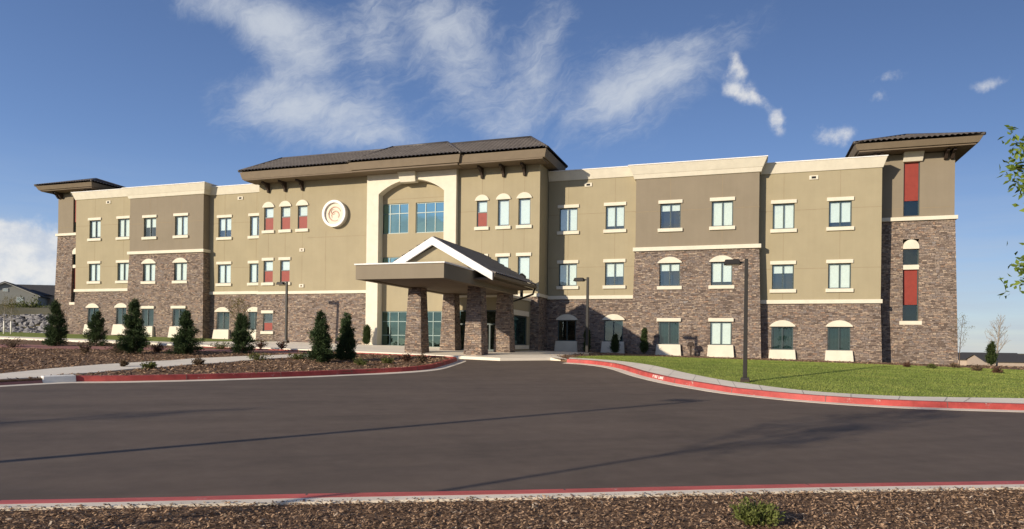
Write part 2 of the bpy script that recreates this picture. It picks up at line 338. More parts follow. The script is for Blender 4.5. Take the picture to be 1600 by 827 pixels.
MT['cedar'] = leafmat('dark_evergreen', (.025, .042, .015), (.07, .1, .03), .12)
MT['leaf'] = leafmat('bright_leaf', (.1, .16, .02), (.26, .34, .06), .4)
MT['olive'] = leafmat('olive_leaf', (.12, .1, .03), (.24, .2, .07), .3)
MT['shrubg'] = leafmat('green_shrub_leaf', (.06, .08, .02), (.16, .17, .05), .25)
MT['shrubb'] = leafmat('brown_shrub_twig', (.075, .05, .03), (.2, .14, .085), .15)
MT['shrubr'] = leafmat('russet_shrub_twig', (.07, .035, .025), (.15, .08, .05), .15)
MT['blade'] = leafmat('grass_blade', (.19, .25, .052), (.32, .365, .1), .3, True)
MT['chip'] = leafmat('wood_chip', (.085, .047, .028), (.52, .34, .21), .0)
MT['chipr'] = leafmat('pale_wood_chip', (.2, .14, .09), (.62, .5, .38), .0)
MT['rock'] = M('grey_rock', (.26, .25, .25), .9, .35, 1.2, .5, 8., .2, dist=.05)

# ------------------------------------------------------------------ ground
def drape(name, pts, off, mat, skirt=.25, kind='structure', parent=None):
    bm = bmesh.new(); f = bm.faces.new([bm.verts.new((x, y, 0)) for x, y in pts])
    bmesh.ops.triangulate(bm, faces=[f])
    for d in GX:
        c = wxy(0, d); bmesh.ops.bisect_plane(bm, geom=bm.verts[:] + bm.edges[:] + bm.faces[:], plane_co=(c[0], c[1], 0), plane_no=(DN[0], DN[1], 0))
    bmesh.ops.recalc_face_normals(bm, faces=bm.faces)
    if sum(q.normal.z for q in bm.faces) < 0: bmesh.ops.reverse_faces(bm, faces=bm.faces)
    if skirt:
        be = [e for e in bm.edges if len(e.link_faces) == 1]
        r = bmesh.ops.extrude_edge_only(bm, edges=be); low = {v for v in r['geom'] if isinstance(v, bmesh.types.BMVert)}
    else: low = set()
    for v in bm.verts: v.co.z = T(v.co.x, v.co.y) + off - (skirt if v in low else 0)
    me = bpy.data.meshes.new(name); bm.to_mesh(me); bm.free()
    o = mk(name, me, mat, parent)
    if parent is None: struct(o, kind)
    return o
def crom(P, n=6):
    P = [Vector(p) for p in P]; out = []
    for i in range(len(P) - 1):
        a, q, c, e = P[max(i - 1, 0)], P[i], P[i + 1], P[min(i + 2, len(P) - 1)]
        for k in range(n):
            t = k / n; out.append(.5 * ((2 * q) + (c - a) * t + (2 * a - 5 * q + 4 * c - e) * t * t + (3 * q - a - 3 * c + e) * t ** 3))
    out.append(P[-1]); return [(p.x, p.y) for p in out]
def sweep(name, line, prof, mat, side=1):             # prof: (offset to the side, height) closed outline
    n = len(line); mb = MB(); k = len(prof)
    for i, p in enumerate(line):
        a, c = Vector(line[max(i - 1, 0)]), Vector(line[min(i + 1, n - 1)]); t = (c - a).normalized(); nn = Vector((-t.y, t.x)) * side
        for o, h in prof:
            x, y = p[0] + nn.x * o, p[1] + nn.y * o; mb.v.append((x, y, T(x, y) + h))
    for i in range(n - 1):
        for j in range(k):
            q = (j + 1) % k; mb.f.append((i * k + j, i * k + q, (i + 1) * k + q, (i + 1) * k + j))
    mb.f.append(tuple(range(k))); mb.f.append(tuple((n - 1) * k + j for j in range(k - 1, -1, -1)))
    return struct(mb.build(name, mat))
# one ground sheet to the horizon
xs = np.unique(np.concatenate([np.linspace(-1600, -70, 9), np.linspace(-70, 70, 15), np.linspace(70, 1600, 9)]))
def ground_sheet():
    bm = bmesh.new(); f = bm.faces.new([bm.verts.new(p) for p in ((-1800, -300, 0), (1800, -300, 0), (1800, 2200, 0), (-1800, 2200, 0))])
    for d in GX:
        c = wxy(0, d); bmesh.ops.bisect_plane(bm, geom=bm.verts[:] + bm.edges[:] + bm.faces[:], plane_co=(c[0], c[1], 0), plane_no=(DN[0], DN[1], 0))
    for x in (-70, 70): bmesh.ops.bisect_plane(bm, geom=bm.verts[:] + bm.edges[:] + bm.faces[:], plane_co=(x, 0, 0), plane_no=(1, 0, 0))
    for v in bm.verts: v.co.z = T(v.co.x, v.co.y) - .06
    me = bpy.data.meshes.new('ground'); bm.to_mesh(me); bm.free(); return struct(mk('ground', me, MT['earth']))
ground_sheet()
fk = [(-60, 784.5 + 6), (0, 780), (400, 772.5), (800, 765), (1200, 757), (1600, 750.5)]        # front kerb, road edge of its top
FK = [G(x, y, .13) for x, y in fk[1:]]
e0 = Vector(FK[0]) - Vector(FK[1]); e1 = Vector(FK[-1]) - Vector(FK[-2])
FK = [tuple(Vector(FK[0]) + e0.normalized() * 26), tuple(Vector(FK[0]) + e0.normalized() * 10)] + FK + [tuple(Vector(FK[-1]) + e1.normalized() * 14), tuple(Vector(FK[-1]) + e1.normalized() * 40)]
FKL = crom(FK, 5)
drape('road', [tuple(Vector(p) - Vector((0, .35))) for p in FKL] + [wxy(75, -2.2), wxy(-75, -2.2)], 0., MT['asphalt'], .05)
KR = [(886, 561.5), (925, 564), (964, 569.5), (1006, 581.5), (1055, 592), (1120, 602.6), (1160, 608), (1253, 617), (1369, 624.5), (1480, 629), (1600, 632.5)]
KRW = [G(x, y, .15) for x, y in KR]; e = (Vector(KRW[-1]) - Vector(KRW[-2])).normalized()
KRL = crom(KRW + [tuple(Vector(KRW[-1]) + e * 12), tuple(Vector(KRW[-1]) + e * 45)], 6)
TIP = [(118, 588), (200, 587.5), (340, 585), (480, 581), (562, 578), (637, 574.4), (672, 570.8), (690, 566.5)]
TW = [G(x, y, .15) for x, y in TIP]
TIPW = [(-.0, 0)] and [wxy(9.75, -14.1), wxy(9.5, -13.35), wxy(8.6, -13.0), wxy(6.0, -12.95), wxy(2, -13.0), wxy(-4, -13.1)]
L0 = [G(-260, 606, .15), G(0, 593, .15), G(64, 590, .15)]
KLL = crom(TW + TIPW, 6)
# raised planting areas: bark mulch on a low slab, everything else lies on it
right_bed = [p for p in KRL] + [wxy(80, 4), wxy(33, 4), wxy(33, .0), wxy(28, -.1), wxy(12.6, -.1), wxy(12.6, -9.5)]
drape('right_planting_bed', right_bed, .12, MT['mulch'])
LP = [(890, 559.2), (945, 562.5), (985, 566.5), (1022, 572), (1071, 583), (1120, 592.8), (1160, 598.8), (1253, 610.5), (1369, 618.3), (1480, 621.5), (1600, 623.2)]
LPW = [G(x, y, .14) for x, y in LP]; e = (Vector(LPW[-1]) - Vector(LPW[-2])).normalized(); LPL = crom(LPW + [tuple(Vector(LPW[-1]) + e * 12), tuple(Vector(LPW[-1]) + e * 45)], 6)
nrm = []
for i, p in enumerate(KRL):
    t = (Vector(KRL[min(i + 1, len(KRL) - 1)]) - Vector(KRL[max(i - 1, 0)])).normalized(); nn = Vector((-t.y, t.x)); nrm.append((p[0] + nn.x * .15, p[1] + nn.y * .15))
LFW = [wxy(75, -10), wxy(45, -8.8), wxy(38, -7.0), wxy(32, -5.2), wxy(27, -4.8), wxy(22.5, -5.0), wxy(17.5, -5.2), wxy(15.0, -6.2)]
lawn_poly = LPL + LFW
drape('lawn', lawn_poly, .138, MT['lawn'])
RD = [(0, .155), (.16, .16), (.16, -.1), (-.03, -.1), (-.03, .02)]
def strip(name, A, B, off, mat):
    V = []
    for a, c in zip(A, B):
        for k in range(4): x, y = a[0] + (c[0] - a[0]) * k / 3, a[1] + (c[1] - a[1]) * k / 3; V.append((x, y, T(x, y) + off))
    n = len(A); F = [(i * 4 + k, i * 4 + k + 1, i * 4 + k + 5, i * 4 + k + 4) for i in range(n - 1) for k in range(3)]
    m = MB(); m.v = V; m.f = F; o = m.build(name, mat); return struct(o)
strip('right_sidewalk', nrm, LPL, .15, MT['concrete'])
sweep('kerb', KRL, RD, MT['kerbred']); sweep('gutter', KRL, [(-.42, .006), (-.02, .012), (-.02, -.1), (-.42, -.1)], MT['gutter'])
def cross_joints(par, line, prof, every, side=1, grow=.004):
    acc = 0.
    for i in range(1, len(line) - 1):
        a, c = Vector(line[i - 1]), Vector(line[i]); acc += (c - a).length
        if acc < every or c.length > 60: continue
        acc = 0.; t = (Vector(line[i + 1]) - a).normalized(); nn = Vector((-t.y, t.x)) * side; mb = MB(); k = len(prof)
        for e in (-.009, .009):
            for o, h in prof:
                q = c + t * e + nn * o; mb.v.append((q.x, q.y, T(q.x, q.y) + h + grow))
        mb.f = [tuple(range(k)), tuple(range(2 * k - 1, k - 1, -1))] + [(j, (j + 1) % k, k + (j + 1) % k, k + j) for j in range(k)]
        mb.build('joint', MT['jointdark'], par)
MT['jointdark'] = M('dark_joint', (.17, .11, .095), .95)
kr_o = [o for o in bpy.data.objects if o.name == 'kerb'][0]; sw_o = bpy.data.objects['right_sidewalk']
cross_joints(kr_o, KRL, [(-.004, .153), (.16, .158), (.16, 0.), (-.036, 0.), (-.036, .022)], 2.6)
MT['jointpale'] = M('pale_joint', (.42, .37, .31), .95)
for i in range(2, len(KRL) - 1, 4):
    a, c = Vector(nrm[i]), Vector(LPL[i]); t = (Vector(nrm[i + 1]) - Vector(nrm[i - 1])).normalized() * .009; mb = MB()
    if a.length > 45 or (c - a).length < .3: continue
    mb.quad(*[(q.x, q.y, T(q.x, q.y) + .1535) for q in (a - t, a + t, c + t, c - t)]); mb.build('joint', MT['jointpale'], sw_o)
isl = L0[:2] + [G(64, 590, .15)] + TW + TIPW + [wxy(-14, -13.2), wxy(-70, -13.4), wxy(-70, -22)]
drape('left_planting_bed', isl, .12, MT['mulch'])
sweep('kerb', KLL, RD, MT['kerbred']); sweep('gutter', [G(-260, 614), G(-60, 606)] + [p for p in crom([L0[1], L0[2]] + TW, 5)] + crom(TW[-1:] + TIPW, 5)[1:], [(-.42, .006), (-.02, .012), (-.02, -.1), (-.42, -.1)], MT['gutter'])
kl_o = [o for o in bpy.data.objects if o.name == 'kerb.001'][0]; cross_joints(kl_o, KLL, [(-.004, .153), (.16, .158), (.16, 0.), (-.036, 0.), (-.036, .022)], 2.6)
sweep('drop_kerb', crom(L0, 5), [(-.04, .07), (.02, .075), (.02, -.1), (-.1, -.1), (-.1, .02)], MT['kerbfade'])
p, q = Vector(G(66, 589.5, .15)), Vector(TW[0]); t = (q - p).normalized(); nn = Vector((-t.y, t.x))
cb = MB()
for (u, w, h) in ((-.06, -.2, -.1), (1, -.14, -.1), (1, .22, -.1), (-.06, .22, -.1), (.0, -.1, .17), (1, -.07, .185), (1, .22, .185), (.0, .22, .17)):
    c = p + (q - p) * u + nn * w; cb.v.append((c.x, c.y, T(c.x, c.y) + h))
cb.f = [(0, 3, 2, 1), (4, 5, 6, 7), (0, 1, 5, 4), (1, 2, 6, 5), (2, 3, 7, 6), (3, 0, 4, 7)]
struct(cb.build('white_kerb_end', MT['whitepaint'], None, False, .025))
SWT = [(-260, 594), (0, 584), (79, 576), (157, 569.7), (250, 564), (298, 560.4), (375, 557), (462, 553.8), (520, 552.6)]
SWB = [(520, 556.0), (427, 560), (375, 564.2), (305, 569), (250, 573.7), (200, 577), (149, 582), (83, 586.5), (64, 589.6), (0, 592.7), (-260, 605.6)]
drape('left_sidewalk', [G(x, y, .14) for x, y in SWT] + [G(x, y, .14) for x, y in SWB], .143, MT['concrete'], .15)
RS = [wxy(-70, -13.6), wxy(4.0, -13.35), wxy(2.5, -14.6), wxy(-4, -15.8), wxy(-9, -17.6), wxy(-22, -19.0), wxy(-70, -20)]
drape('rose_gravel_bed', RS, .13, MT['rose'], .1)
drape('far_sidewalk', [wxy(-75, -11.9), wxy(-8.2, -11.9), wxy(-8.2, -10.7), wxy(-75, -10.7)], .14, MT['concrete'])
drape('grass_strip', [wxy(-75, -10.7), wxy(-8.2, -10.7), wxy(-8.2, -.7), wxy(-75, -.7)], .135, MT['lawn'])
drape('entrance_pavement', [wxy(-8.2, -11.9), wxy(5.4, -11.9), wxy(8.6, -12.2), wxy(11.2, -12.4)] + [G(860, 563.3), G(884, 564.6), KRL[0], wxy(13.0, -9.6), wxy(13.0, -1.2), wxy(-8.2, -1.2)], .125, MT['concrete'])
KF = [(-.0, .12), (.22, .135), (.22, -.1), (-.0, -.1)]
MT['kerbbright'] = M('light_boosted_red_kerb_paint', (.66, .13, .11), .6, .2, 2.4, .1, 60., .15); chipped(MT['kerbbright'], (.6, .52, .45), .6)  # same red paint as the other kerbs, extra light put into its colour
sweep('front_kerb', FKL, KF, MT['kerbbright'], -1)
cross_joints(bpy.data.objects['front_kerb'], FKL, [(-.002, .118), (.34, .132), (.34, 0.), (-.002, 0.)], 2.4, -1)
sweep('front_kerb_back', FKL, [(.222, .134), (.34, .128), (.34, -.1), (.222, -.1)], MT['gutter'], -1)
fm = []
for i, p in enumerate(FKL):
    t = (Vector(FKL[min(i + 1, len(FKL) - 1)]) - Vector(FKL[max(i - 1, 0)])).normalized(); fm.append((p[0] + t.y * .3, p[1] - t.x * .3))
drape('front_planting_bed', [(fm[0][0], -30)] + fm + [(fm[-1][0], -30)], .105, MT['mulch'])
# lettering on the kerb face
def kerb_text(words, x, y, size):
    p = Vector(G(x, y, .15)); k = min(range(len(KRL)), key=lambda i: (Vector(KRL[i]) - p).length); c = Vector(KRL[k]); t = (Vector(KRL[k + 1]) - Vector(KRL[k - 1])).normalized(); nn = Vector((t.y, -t.x))
    n3 = Vector((nn.x, nn.y, .2)).normalized(); t3 = Vector((t.x, t.y, (T(*KRL[k + 1]) - T(*KRL[k - 1])) / (Vector(KRL[k + 1]) - Vector(KRL[k - 1])).length)).normalized(); u3 = n3.cross(t3).normalized()
    base = Vector((c.x + nn.x * .021, c.y + nn.y * .021, T(c.x, c.y) + .088))      # the face leans 3 cm from bottom to top
    root = thing('kerb_lettering', 'white stencilled lettering on the red kerb by the lawn', 'lettering')
    root.matrix_world = Matrix(((t3.x, u3.x, n3.x, base.x), (t3.y, u3.y, n3.y, base.y), (t3.z, u3.z, n3.z, base.z), (0, 0, 0, 1)))
    for w, ox in words:
        for q, ch in enumerate(w):
            cu = bpy.data.curves.new('letter', 'FONT'); cu.body = ch; cu.size = size; cu.extrude = .002; cu.align_x = 'CENTER'; cu.align_y = 'CENTER'; cu.offset = .004
            o = bpy.data.objects.new('letter', cu); COL.objects.link(o); me = bpy.data.meshes.new_from_object(o); bpy.data.objects.remove(o)
            ob = mk('letter', me, MT['whitepaint'], root); ob.location = (ox + q * size * .74, 0, 0)
kerb_text((('FIRE', -.37), ('LANE', .06)), 1020, 587, .125)

# ------------------------------------------------------------------ the building
BLD = thing('care_home_building', 'long three storey tan and stone building with hipped tile roof and corner towers', 'building', (P0[0], P0[1], 0), YAW)
def wall(name, S0, S1, z0, z1, d, ops=(), mat='stucco', rev=.2, bat=0., sides=(0, 0), batS=0., parent=BLD):
    xs = sorted({S0, S1, *[o[0] for o in ops], *[o[1] for o in ops]}); zs = sorted({z0, z1, *[o[2] for o in ops], *[o[3] for o in ops]})
    xs = [x for x in xs if S0 <= x <= S1]; zs = [z for z in zs if z0 <= z <= z1]
    mb = MB(); dd = lambda z: d - bat * (z1 - z) / (z1 - z0); k = lambda z: batS * (z1 - z) / (z1 - z0)
    sx = lambda x, z: x - k(z) if x == S0 else (x + k(z) if x == S1 else x)
    for i in range(len(xs) - 1):
        for j in range(len(zs) - 1):
            cx, cz = (xs[i] + xs[i + 1]) / 2, (zs[j] + zs[j + 1]) / 2
            if any(o[0] < cx < o[1] and o[2] < cz < o[3] for o in ops): continue
            mb.quad(*[(sx(x, z), dd(z), z) for x, z in ((xs[i], zs[j]), (xs[i + 1], zs[j]), (xs[i + 1], zs[j + 1]), (xs[i], zs[j + 1]))])
    for a, c, e, f in [o[:4] for o in ops]:
        e, f = max(e, z0), min(f, z1)
        if f <= e: continue
        ba = d + rev
        mb.quad((a, dd(e), e), (a, dd(f), f), (a, ba, f), (a, ba, e)); mb.quad((c, dd(e), e), (c, ba, e), (c, ba, f), (c, dd(f), f))
        mb.quad((a, dd(e), e), (a, ba, e), (c, ba, e), (c, dd(e), e)); mb.quad((a, dd(f), f), (c, dd(f), f), (c, ba, f), (a, ba, f))
    if sides[0]: mb.quad((S0 - k(z0), dd(z0), z0), (S0, d, z1), (S0, d + sides[0], z1), (S0 - k(z0), d + sides[0], z0))
    if sides[1]: mb.quad((S1 + k(z0), dd(z0), z0), (S1 + k(z0), d + sides[1], z0), (S1, d + sides[1], z1), (S1, d, z1))
    me = bpy.data.meshes.new(name); me.from_pydata(mb.v, [], mb.f); me.update()
    return mk(name, me, MT[mat], parent)
def fold(S0, S1, d, z0, z1, amp=.025, n=20):
    mb = MB(); pts = [(S0 + (S1 - S0) * k / n, d + amp * math.sin(k * 2.1 + S0)) for k in range(n + 1)]
    for k in range(n): mb.quad((*pts[k], z0), (*pts[k + 1], z0), (*pts[k + 1], z1), (*pts[k], z1))
    return mb
def window(Sc, hw, zb, zt, d, cover=1., kind='flat', apron=None, cloth='blind', red=0., mull=1, gl='glass', frame='frame', cols=None, rows=(), trim=True, rise=.3, hdr=.2):
    """frame with pane, blind, header and sill; returns the opening"""
    a, c = Sc - hw, Sc + hw; w = .055; mb = MB(); y0, y1 = d + .07, d + .15; zr = zb + (zt - zb) * red
    mb.box(a, a + w, y0, y1, zb, zt).box(c - w, c, y0, y1, zb, zt).box(a + w, c - w, y0, y1, zb, zb + w).box(a + w, c - w, y0, y1, zt - w, zt)
    n = cols or (2 if mull else 1)
    for k in range(1, n):
        x = a + (c - a) * k / n; mb.box(x - .026, x + .026, y0 - .004, y1 - .01, max(zb, zr) + w, zt - w)
    for r in rows:
        z = zb + (zt - zb) * r; mb.box(a + w, c - w, y0 + .003, y1 - .013, z - .024, z + .024)
    if red: mb.box(a + w, c - w, y0 + .002, y1 - .012, zr - .03, zr + .03)
    fr = mb.build('window', MT[frame], BLD)
    MB().box(a + w, c - w, d + .105, d + .117, (zr + .03 if red else zb + w), zt - w).build('pane', MT[gl], fr)
    if red: MB().box(a + w, c - w, d + .09, d + .12, zb + w, zr - .03).build('red_panel', MT['red'], fr)
    if cover > 0:
        zl = zt - (zt - zb) * cover
        if cloth == 'blind': MB().box(a + .03, c - .03, d + .17, d + .185, max(zl, zr) + .02, zt - .02).build('blind', MT['blind'], fr)
        else: fold(a + .02, c - .02, d + .2, zb + .02, zt - .02).build('curtain', MT['curtain'], fr, True)
    if trim:
        if kind == 'flat': MB().box(a - .1, c + .1, d - .075, d + .06, zt + .003, zt + hdr).build('header', MT['cream'], fr, False, .012)
        else:
            m2 = hw + .1; pts = [(Sc - m2, zt + .003), (Sc + m2, zt + .003)]
            r = (m2 * m2 + rise * rise) / (2 * rise); th = math.asin(min(1, m2 / r))
            if rise > m2: th = math.pi / 2; r = m2
            for k in range(13):
                q = th - 2 * th * k / 12; pts.append((Sc + r * math.sin(q), zt + .05 + rise - r + r * math.cos(q)))
            MB().prism(pts, d - .075, d + .06).build('arch_header', MT['cream'], fr)
        if apron is None: MB().box(a - .12, c + .12, d - .1, d + .06, zb - .2, zb - .003).build('sill', MT['cream'], fr, False, .012)
        else:
            ab = apron; MB().frus((a - .16, c + .16, d - .26, d + .03), (a - .09, c + .09, d - .16, d + .03), ab, zb - .003).build('apron', MT['cream'], fr, False, .012)
    return (a, c, zb, zt)
def joints(S0, S1, z0, z1, d, vs, hs):
    for x in vs:
        MB().box(x - .011, x + .011, d - .003, d + .02, z0, z1).build('control_joint', MT['joint'], BLD)
    for z in hs:
        MB().box(S0, S1, d - .004, d + .02, z - .011, z + .011).build('control_joint', MT['joint'], BLD)
def minus(spans, holes):
    out = []
    for a, c in spans:
        cur = a
        for h0, h1 in sorted(holes):
            if h1 <= cur or h0 >= c: continue
            if h0 > cur: out.append((cur, h0))
            cur = max(cur, h1)
        if cur < c: out.append((cur, c))
    return out
def wing(S0, S1, z0, wins, covers, ends=(0, 0), vent=None, out=(0, 0)):
    """recessed wing block: stone base, sand stucco, coping; wins = window centres, covers[row][i] = (cover, cloth)"""
    d = 0.; ops = []; H = ((.86, 2.12), (4.17, 5.52), (7.47, 8.86))
    for i, x in enumerate(wins):
        for r, (zb, zt) in enumerate(H):
            cv, cl = covers[r][i]
            ops.append(window(x, .56, z0 + zb, z0 + zt, d - (.1 if r == 0 else 0), cv, 'arch' if r == 0 else 'flat', z0 + .06 if r == 0 else None, cl, gl='dim' if r == 0 else 'glass'))
    zB = z0 + 3.37
    wall('stone_wall', S0, S1, z0 - .5, zB, d, [o for o in ops if o[3] < zB], 'stone', .22, .14, ends, .1 if any(ends) else 0)
    wall('stucco_wall', S0, S1, zB, z0 + 10.6, d, [o for o in ops if o[2] > zB], 'stucco', .2, 0, ends)
    MB().box(S0 - (.05 if ends[0] else 0), S1 + (.08 if ends[1] else 0), d - .09, d + .1, zB - .002, zB + .21).build('belt_course', MT['cream'], BLD, False, .012)
    for x in wins:
        for za, zc in minus([(z0 + 3.6, z0 + 10.5)], [(z0 + zb - .22, z0 + zt + .23) for zb, zt in H[1:]]): joints(0, 0, za, zc, d, [x], [])
    for zh in (8.47, 5.28):
        for xa, xc in minus([(S0, S1)], [(x - .56, x + .56) for x in wins]): joints(xa, xc, 0, 0, d, [], [z0 + zh])
    a0, a1 = (.22 if ends[0] else 0), (.22 if ends[1] else 0)
    MB().frus((S0 - a0 * .2, S1 + a1 * .2, d - .05, d + .5), (S0 - a0, S1 + a1, d - .24, d + .5), z0 + 10.52, z0 + 11.05).build('coping', MT['cream'], BLD, False, .01)
    MB().box(S0 - a0 * 1.1, S1 + a1 * 1.1, d - .265, d + .55, z0 + 11.052, z0 + 11.1).build('coping_cap', MT['white'], BLD)
    MB().box(S0 + .05, S1 - .05, d + .3, d + 13, z0 - .5, z0 + 10.4).build('interior_core', MT['inside'], BLD)
    MB().box(S0 + .02, S1 - .02, d + .5, d + 13.2, z0 + 10.42, z0 + 10.5).build('flat_roof', MT['soffit'], BLD)
    if vent is not None:
        v = MB().box(vent - .22, vent + .22, d - .05, d + .02, z0 + 10.08, z0 + 10.3).build('vent', MT['cream'], BLD)
        MB().box(vent - .11, vent + .11, d - .054, d - .045, z0 + 10.13, z0 + 10.25).build('vent_opening', MT['inside'], v)
def bump(S0, S1, z0, wins, covers):
    d = -.62; ops = []; H = ((.9, 2.18), (4.2, 5.5), (7.47, 8.87))
    for i, x in enumerate(wins):
        for r, (zb, zt) in enumerate(H):
            cv, cl = covers[r][i]
            ops.append(window(x, .57, z0 + zb, z0 + zt, d - (.15, .03, 0)[r], cv, 'arch' if r == 1 else 'flat', z0 + .08 if r == 0 else None, cl, gl='dim' if (r == 0 and cl == 'curtain') else 'glass'))
    zB = z0 + 6.21
    wall('stone_wall', S0, S1, z0 - .5, zB, d, [o for o in ops if o[3] < zB], 'stone', .24, .18, (.9, .9), .18)
    wall('stucco_wall', S0 + .03, S1 - .03, zB, z0 + 10.6, d, [o for o in ops if o[2] > zB], 'taupe', .2, 0, (.9, .9))
    MB().box(S0 - .1, S1 + .1, d - .12, d + .7, zB - .002, zB + .22).build('belt_course', MT['cream'], BLD, False, .012)
    for x in wins:
        for za, zc in minus([(z0 + 6.45, z0 + 10.35)], [(z0 + 7.25, z0 + 9.1)]): joints(0, 0, za, zc, d, [x], [])
    for xa, xc in minus([(S0, S1)], [(x - .57, x + .57) for x in wins]): joints(xa, xc, 0, 0, d, [], [z0 + 8.47])
    MB().frus((S0 - .06, S1 + .06, d - .06, d + .9), (S0 - .14, S1 + .14, d - .14, d + .9), z0 + 10.36, z0 + 10.6).build('lower_coping', MT['cream'], BLD, False, .01)
    MB().frus((S0 - .15, S1 + .15, d - .15, d + .9), (S0 - .36, S1 + .36, d - .36, d + .9), z0 + 10.602, z0 + 11.08).build('coping', MT['cream'], BLD, False, .01)
    MB().box(S0 - .39, S1 + .39, d - .39, d + 1., z0 + 11.082, z0 + 11.13).build('coping_cap', MT['white'], BLD)
    MB().box(S0 + .05, S1 - .05, d + .3, d + 3, z0 - .5, z0 + 10.4).build('interior_core', MT['inside'], BLD)
    MB().box(S0 + .02, S1 - .02, d + .9, d + 13.8, z0 + 10.52, z0 + 10.6).build('flat_roof', MT['soffit'], BLD)
Bl = lambda c: (c, 'blind')
CU = (1, 'curtain'); NO = (0, 'blind')
wing(9.85, 15.25, .97, (11.1, 13.92), [[NO, CU], [Bl(1), Bl(.62)], [Bl(1), Bl(.86)]], vent=12.3)
bump(15.2, 21.95, .80, (17.18, 20.0), [[CU, Bl(1)], [Bl(.35), Bl(.86)], [Bl(.3), Bl(1)]])
wing(21.9, 28.02, .62, (23.2, 26.03), [[CU, CU], [Bl(.36), Bl(1)], [Bl(1), Bl(.82)]], (0, 1.6), vent=24.7)
wing(-28.3, -22.2, 1.88, (-26.35, -23.5), [[CU, CU], [Bl(1), Bl(1)], [Bl(.9), Bl(1)]], (1.6, 0), vent=-25.0)
bump(-22.25, -15.45, 1.69, (-20.33, -17.45), [[CU, CU], [Bl(1), Bl(1)], [Bl(.5), Bl(1)]])
wing(-15.5, -9.8, 1.53, (-14.15, -11.42), [[CU, CU], [Bl(1), Bl(1)], [Bl(.64), Bl(1)]], vent=-12.8)

# --- roof surfaces of barrel tiles
def tiles(name, EL, ER, RR, RL, parent, tw=.26, course=.36, thick=.085, mat='tile'):
    EL, ER, RR, RL = map(Vector, (EL, ER, RR, RL)); ux = (ER - EL).normalized(); up = (RL - EL); up = (up - ux * up.dot(ux)); Hh = up.length; up.normalize(); nr = ux.cross(up).normalized()
    if nr.z < 0: nr = -nr
    l0 = 0.; l1 = (RL - EL).dot(ux); r0 = (ER - EL).length; r1 = (RR - EL).dot(ux)
    nu = int(r0 / tw * 4) + 1; us_ = np.linspace(min(0, l1), max(r0, r1), nu); rowsv = []
    nc = max(1, int(round(Hh / course)))
    for c in range(nc): rowsv += [(c / nc, thick * .6), ((c + .97) / nc, 0.)]
    V = []; 
    for v, hh in rowsv:
        a = l0 + (l1 - l0) * v; e = r0 + (r1 - r0) * v
        for u in us_:
            uu = min(max(u, a), e); ph = (u / tw) % 1.; prof = thick * (abs(math.sin(math.pi * ph)) ** .8)
            V.append(EL + ux * uu + up * (v * Hh) + nr * (prof + hh))
    F = []
    for r in range(len(rowsv) - 1):
        for k in range(nu - 1): i = r * nu + k; F.append((i, i + 1, i + nu + 1, i + nu))
    me = npmesh(name, np.array([tuple(v) for v in V]), np.array(F)); o = mk(name, me, MT[mat], parent, False); return o
def hip_roof(ex0, ex1, ey0, ey1, ze, rx0, rx1, ry, zr, fas, name='roof', fdepth=.45, inset=.12, finish='tile', parent=BLD, soff=None, course=.42):
    """fascia + soffit box, hip with four tiled sides"""
    root = MB().frus((ex0 + inset, ex1 - inset, ey0 + inset, ey1 - inset), (ex0, ex1, ey0, ey1), ze - fdepth, ze).build(name, MT['fascia'], parent, False, .015)
    A, Bp, C, D = (ex0 - .05, ey0 - .05, ze + .01), (ex1 + .05, ey0 - .05, ze + .01), (ex1 + .05, ey1 + .05, ze + .01), (ex0 - .05, ey1 + .05, ze + .01); P, Q = (rx0, ry, zr), (rx1, ry, zr)
    tiles('tile_slope', A, Bp, Q, P, root, course=.36); tiles('tile_slope', Bp, C, Q, Q, root, course=.36); tiles('tile_slope', C, D, P, Q, root, course=.36); tiles('tile_slope', D, A, P, P, root, course=.36)
    cap = MB()
    for s, e in ((A, P), (Bp, Q), (C, Q), (D, P)) + (((P, Q),) if P != Q else ()):
        cap.tube([Vector(s) + Vector((0, 0, .05)), Vector(e) + Vector((0, 0, .07))], .085, 6)
    cap.build('ridge_cap', MT['tile'], root, True)
    return root
# --- centre block
CD = -1.8; zl, zm, zr_ = 1.40, 1.25, 1.06
opsL = []
for x in (-9.02, -7.7, -6.38): opsL.append(window(x, .37, zl + 7.6, zl + 9.13, CD, .5, 'arch', None, 'blind', .56, 0, rise=.32))
for x in (-9.02, -7.7): opsL.append(window(x, .37, zl + 4.12, zl + 5.57, CD, .45, 'flat', None, 'blind', .54, 0))
opsL0 = [window(-8.95, .38, zl + .87, zl + 2.05, CD - .08, .0, 'flat', None, 'blind', .5, 0)]
SB = zl + 3.33
wall('stone_wall', -9.8, -1.42, zl - .5, SB, CD, opsL0, 'stone', .24, .12, (1.9, 0), .1)
wall('stucco_wall', -9.8, -1.42, SB, 12.2, CD, opsL, 'stucco', .2, 0, (1.9, 0))
MB().box(-9.86, -1.42, CD - .09, CD + .1, SB - .002, SB + .19).build('belt_course', MT['cream'], BLD, False, .012)
opsR = []
for x, hw, rd in ((6.22, .34, .56), (7.58, .36, 0), (8.88, .37, 0)):
    opsR.append(window(x, hw, zr_ + 7.55, zr_ + 9.12, CD, .5 if rd else .95, 'arch', None, 'blind', rd, 0, rise=.3))
    opsR.append(window(x, hw, zr_ + 4.3, zr_ + 5.72, CD, .95, 'flat', None, 'blind', 0, 0))
wall('stone_wall', 4.66, 9.82, zr_ - .5, zr_ + 3.33, CD, (), 'stone', .24, .12, (0, 1.9), .06)
wall('stucco_wall', 4.66, 9.82, zr_ + 3.33, 12.2, CD, opsR, 'stucco', .2, 0, (0, 1.9))
MB().box(4.66, 9.9, CD - .09, CD + 1.85, zr_ + 3.33, zr_ + 3.52).build('belt_course', MT['cream'], BLD, False, .012)
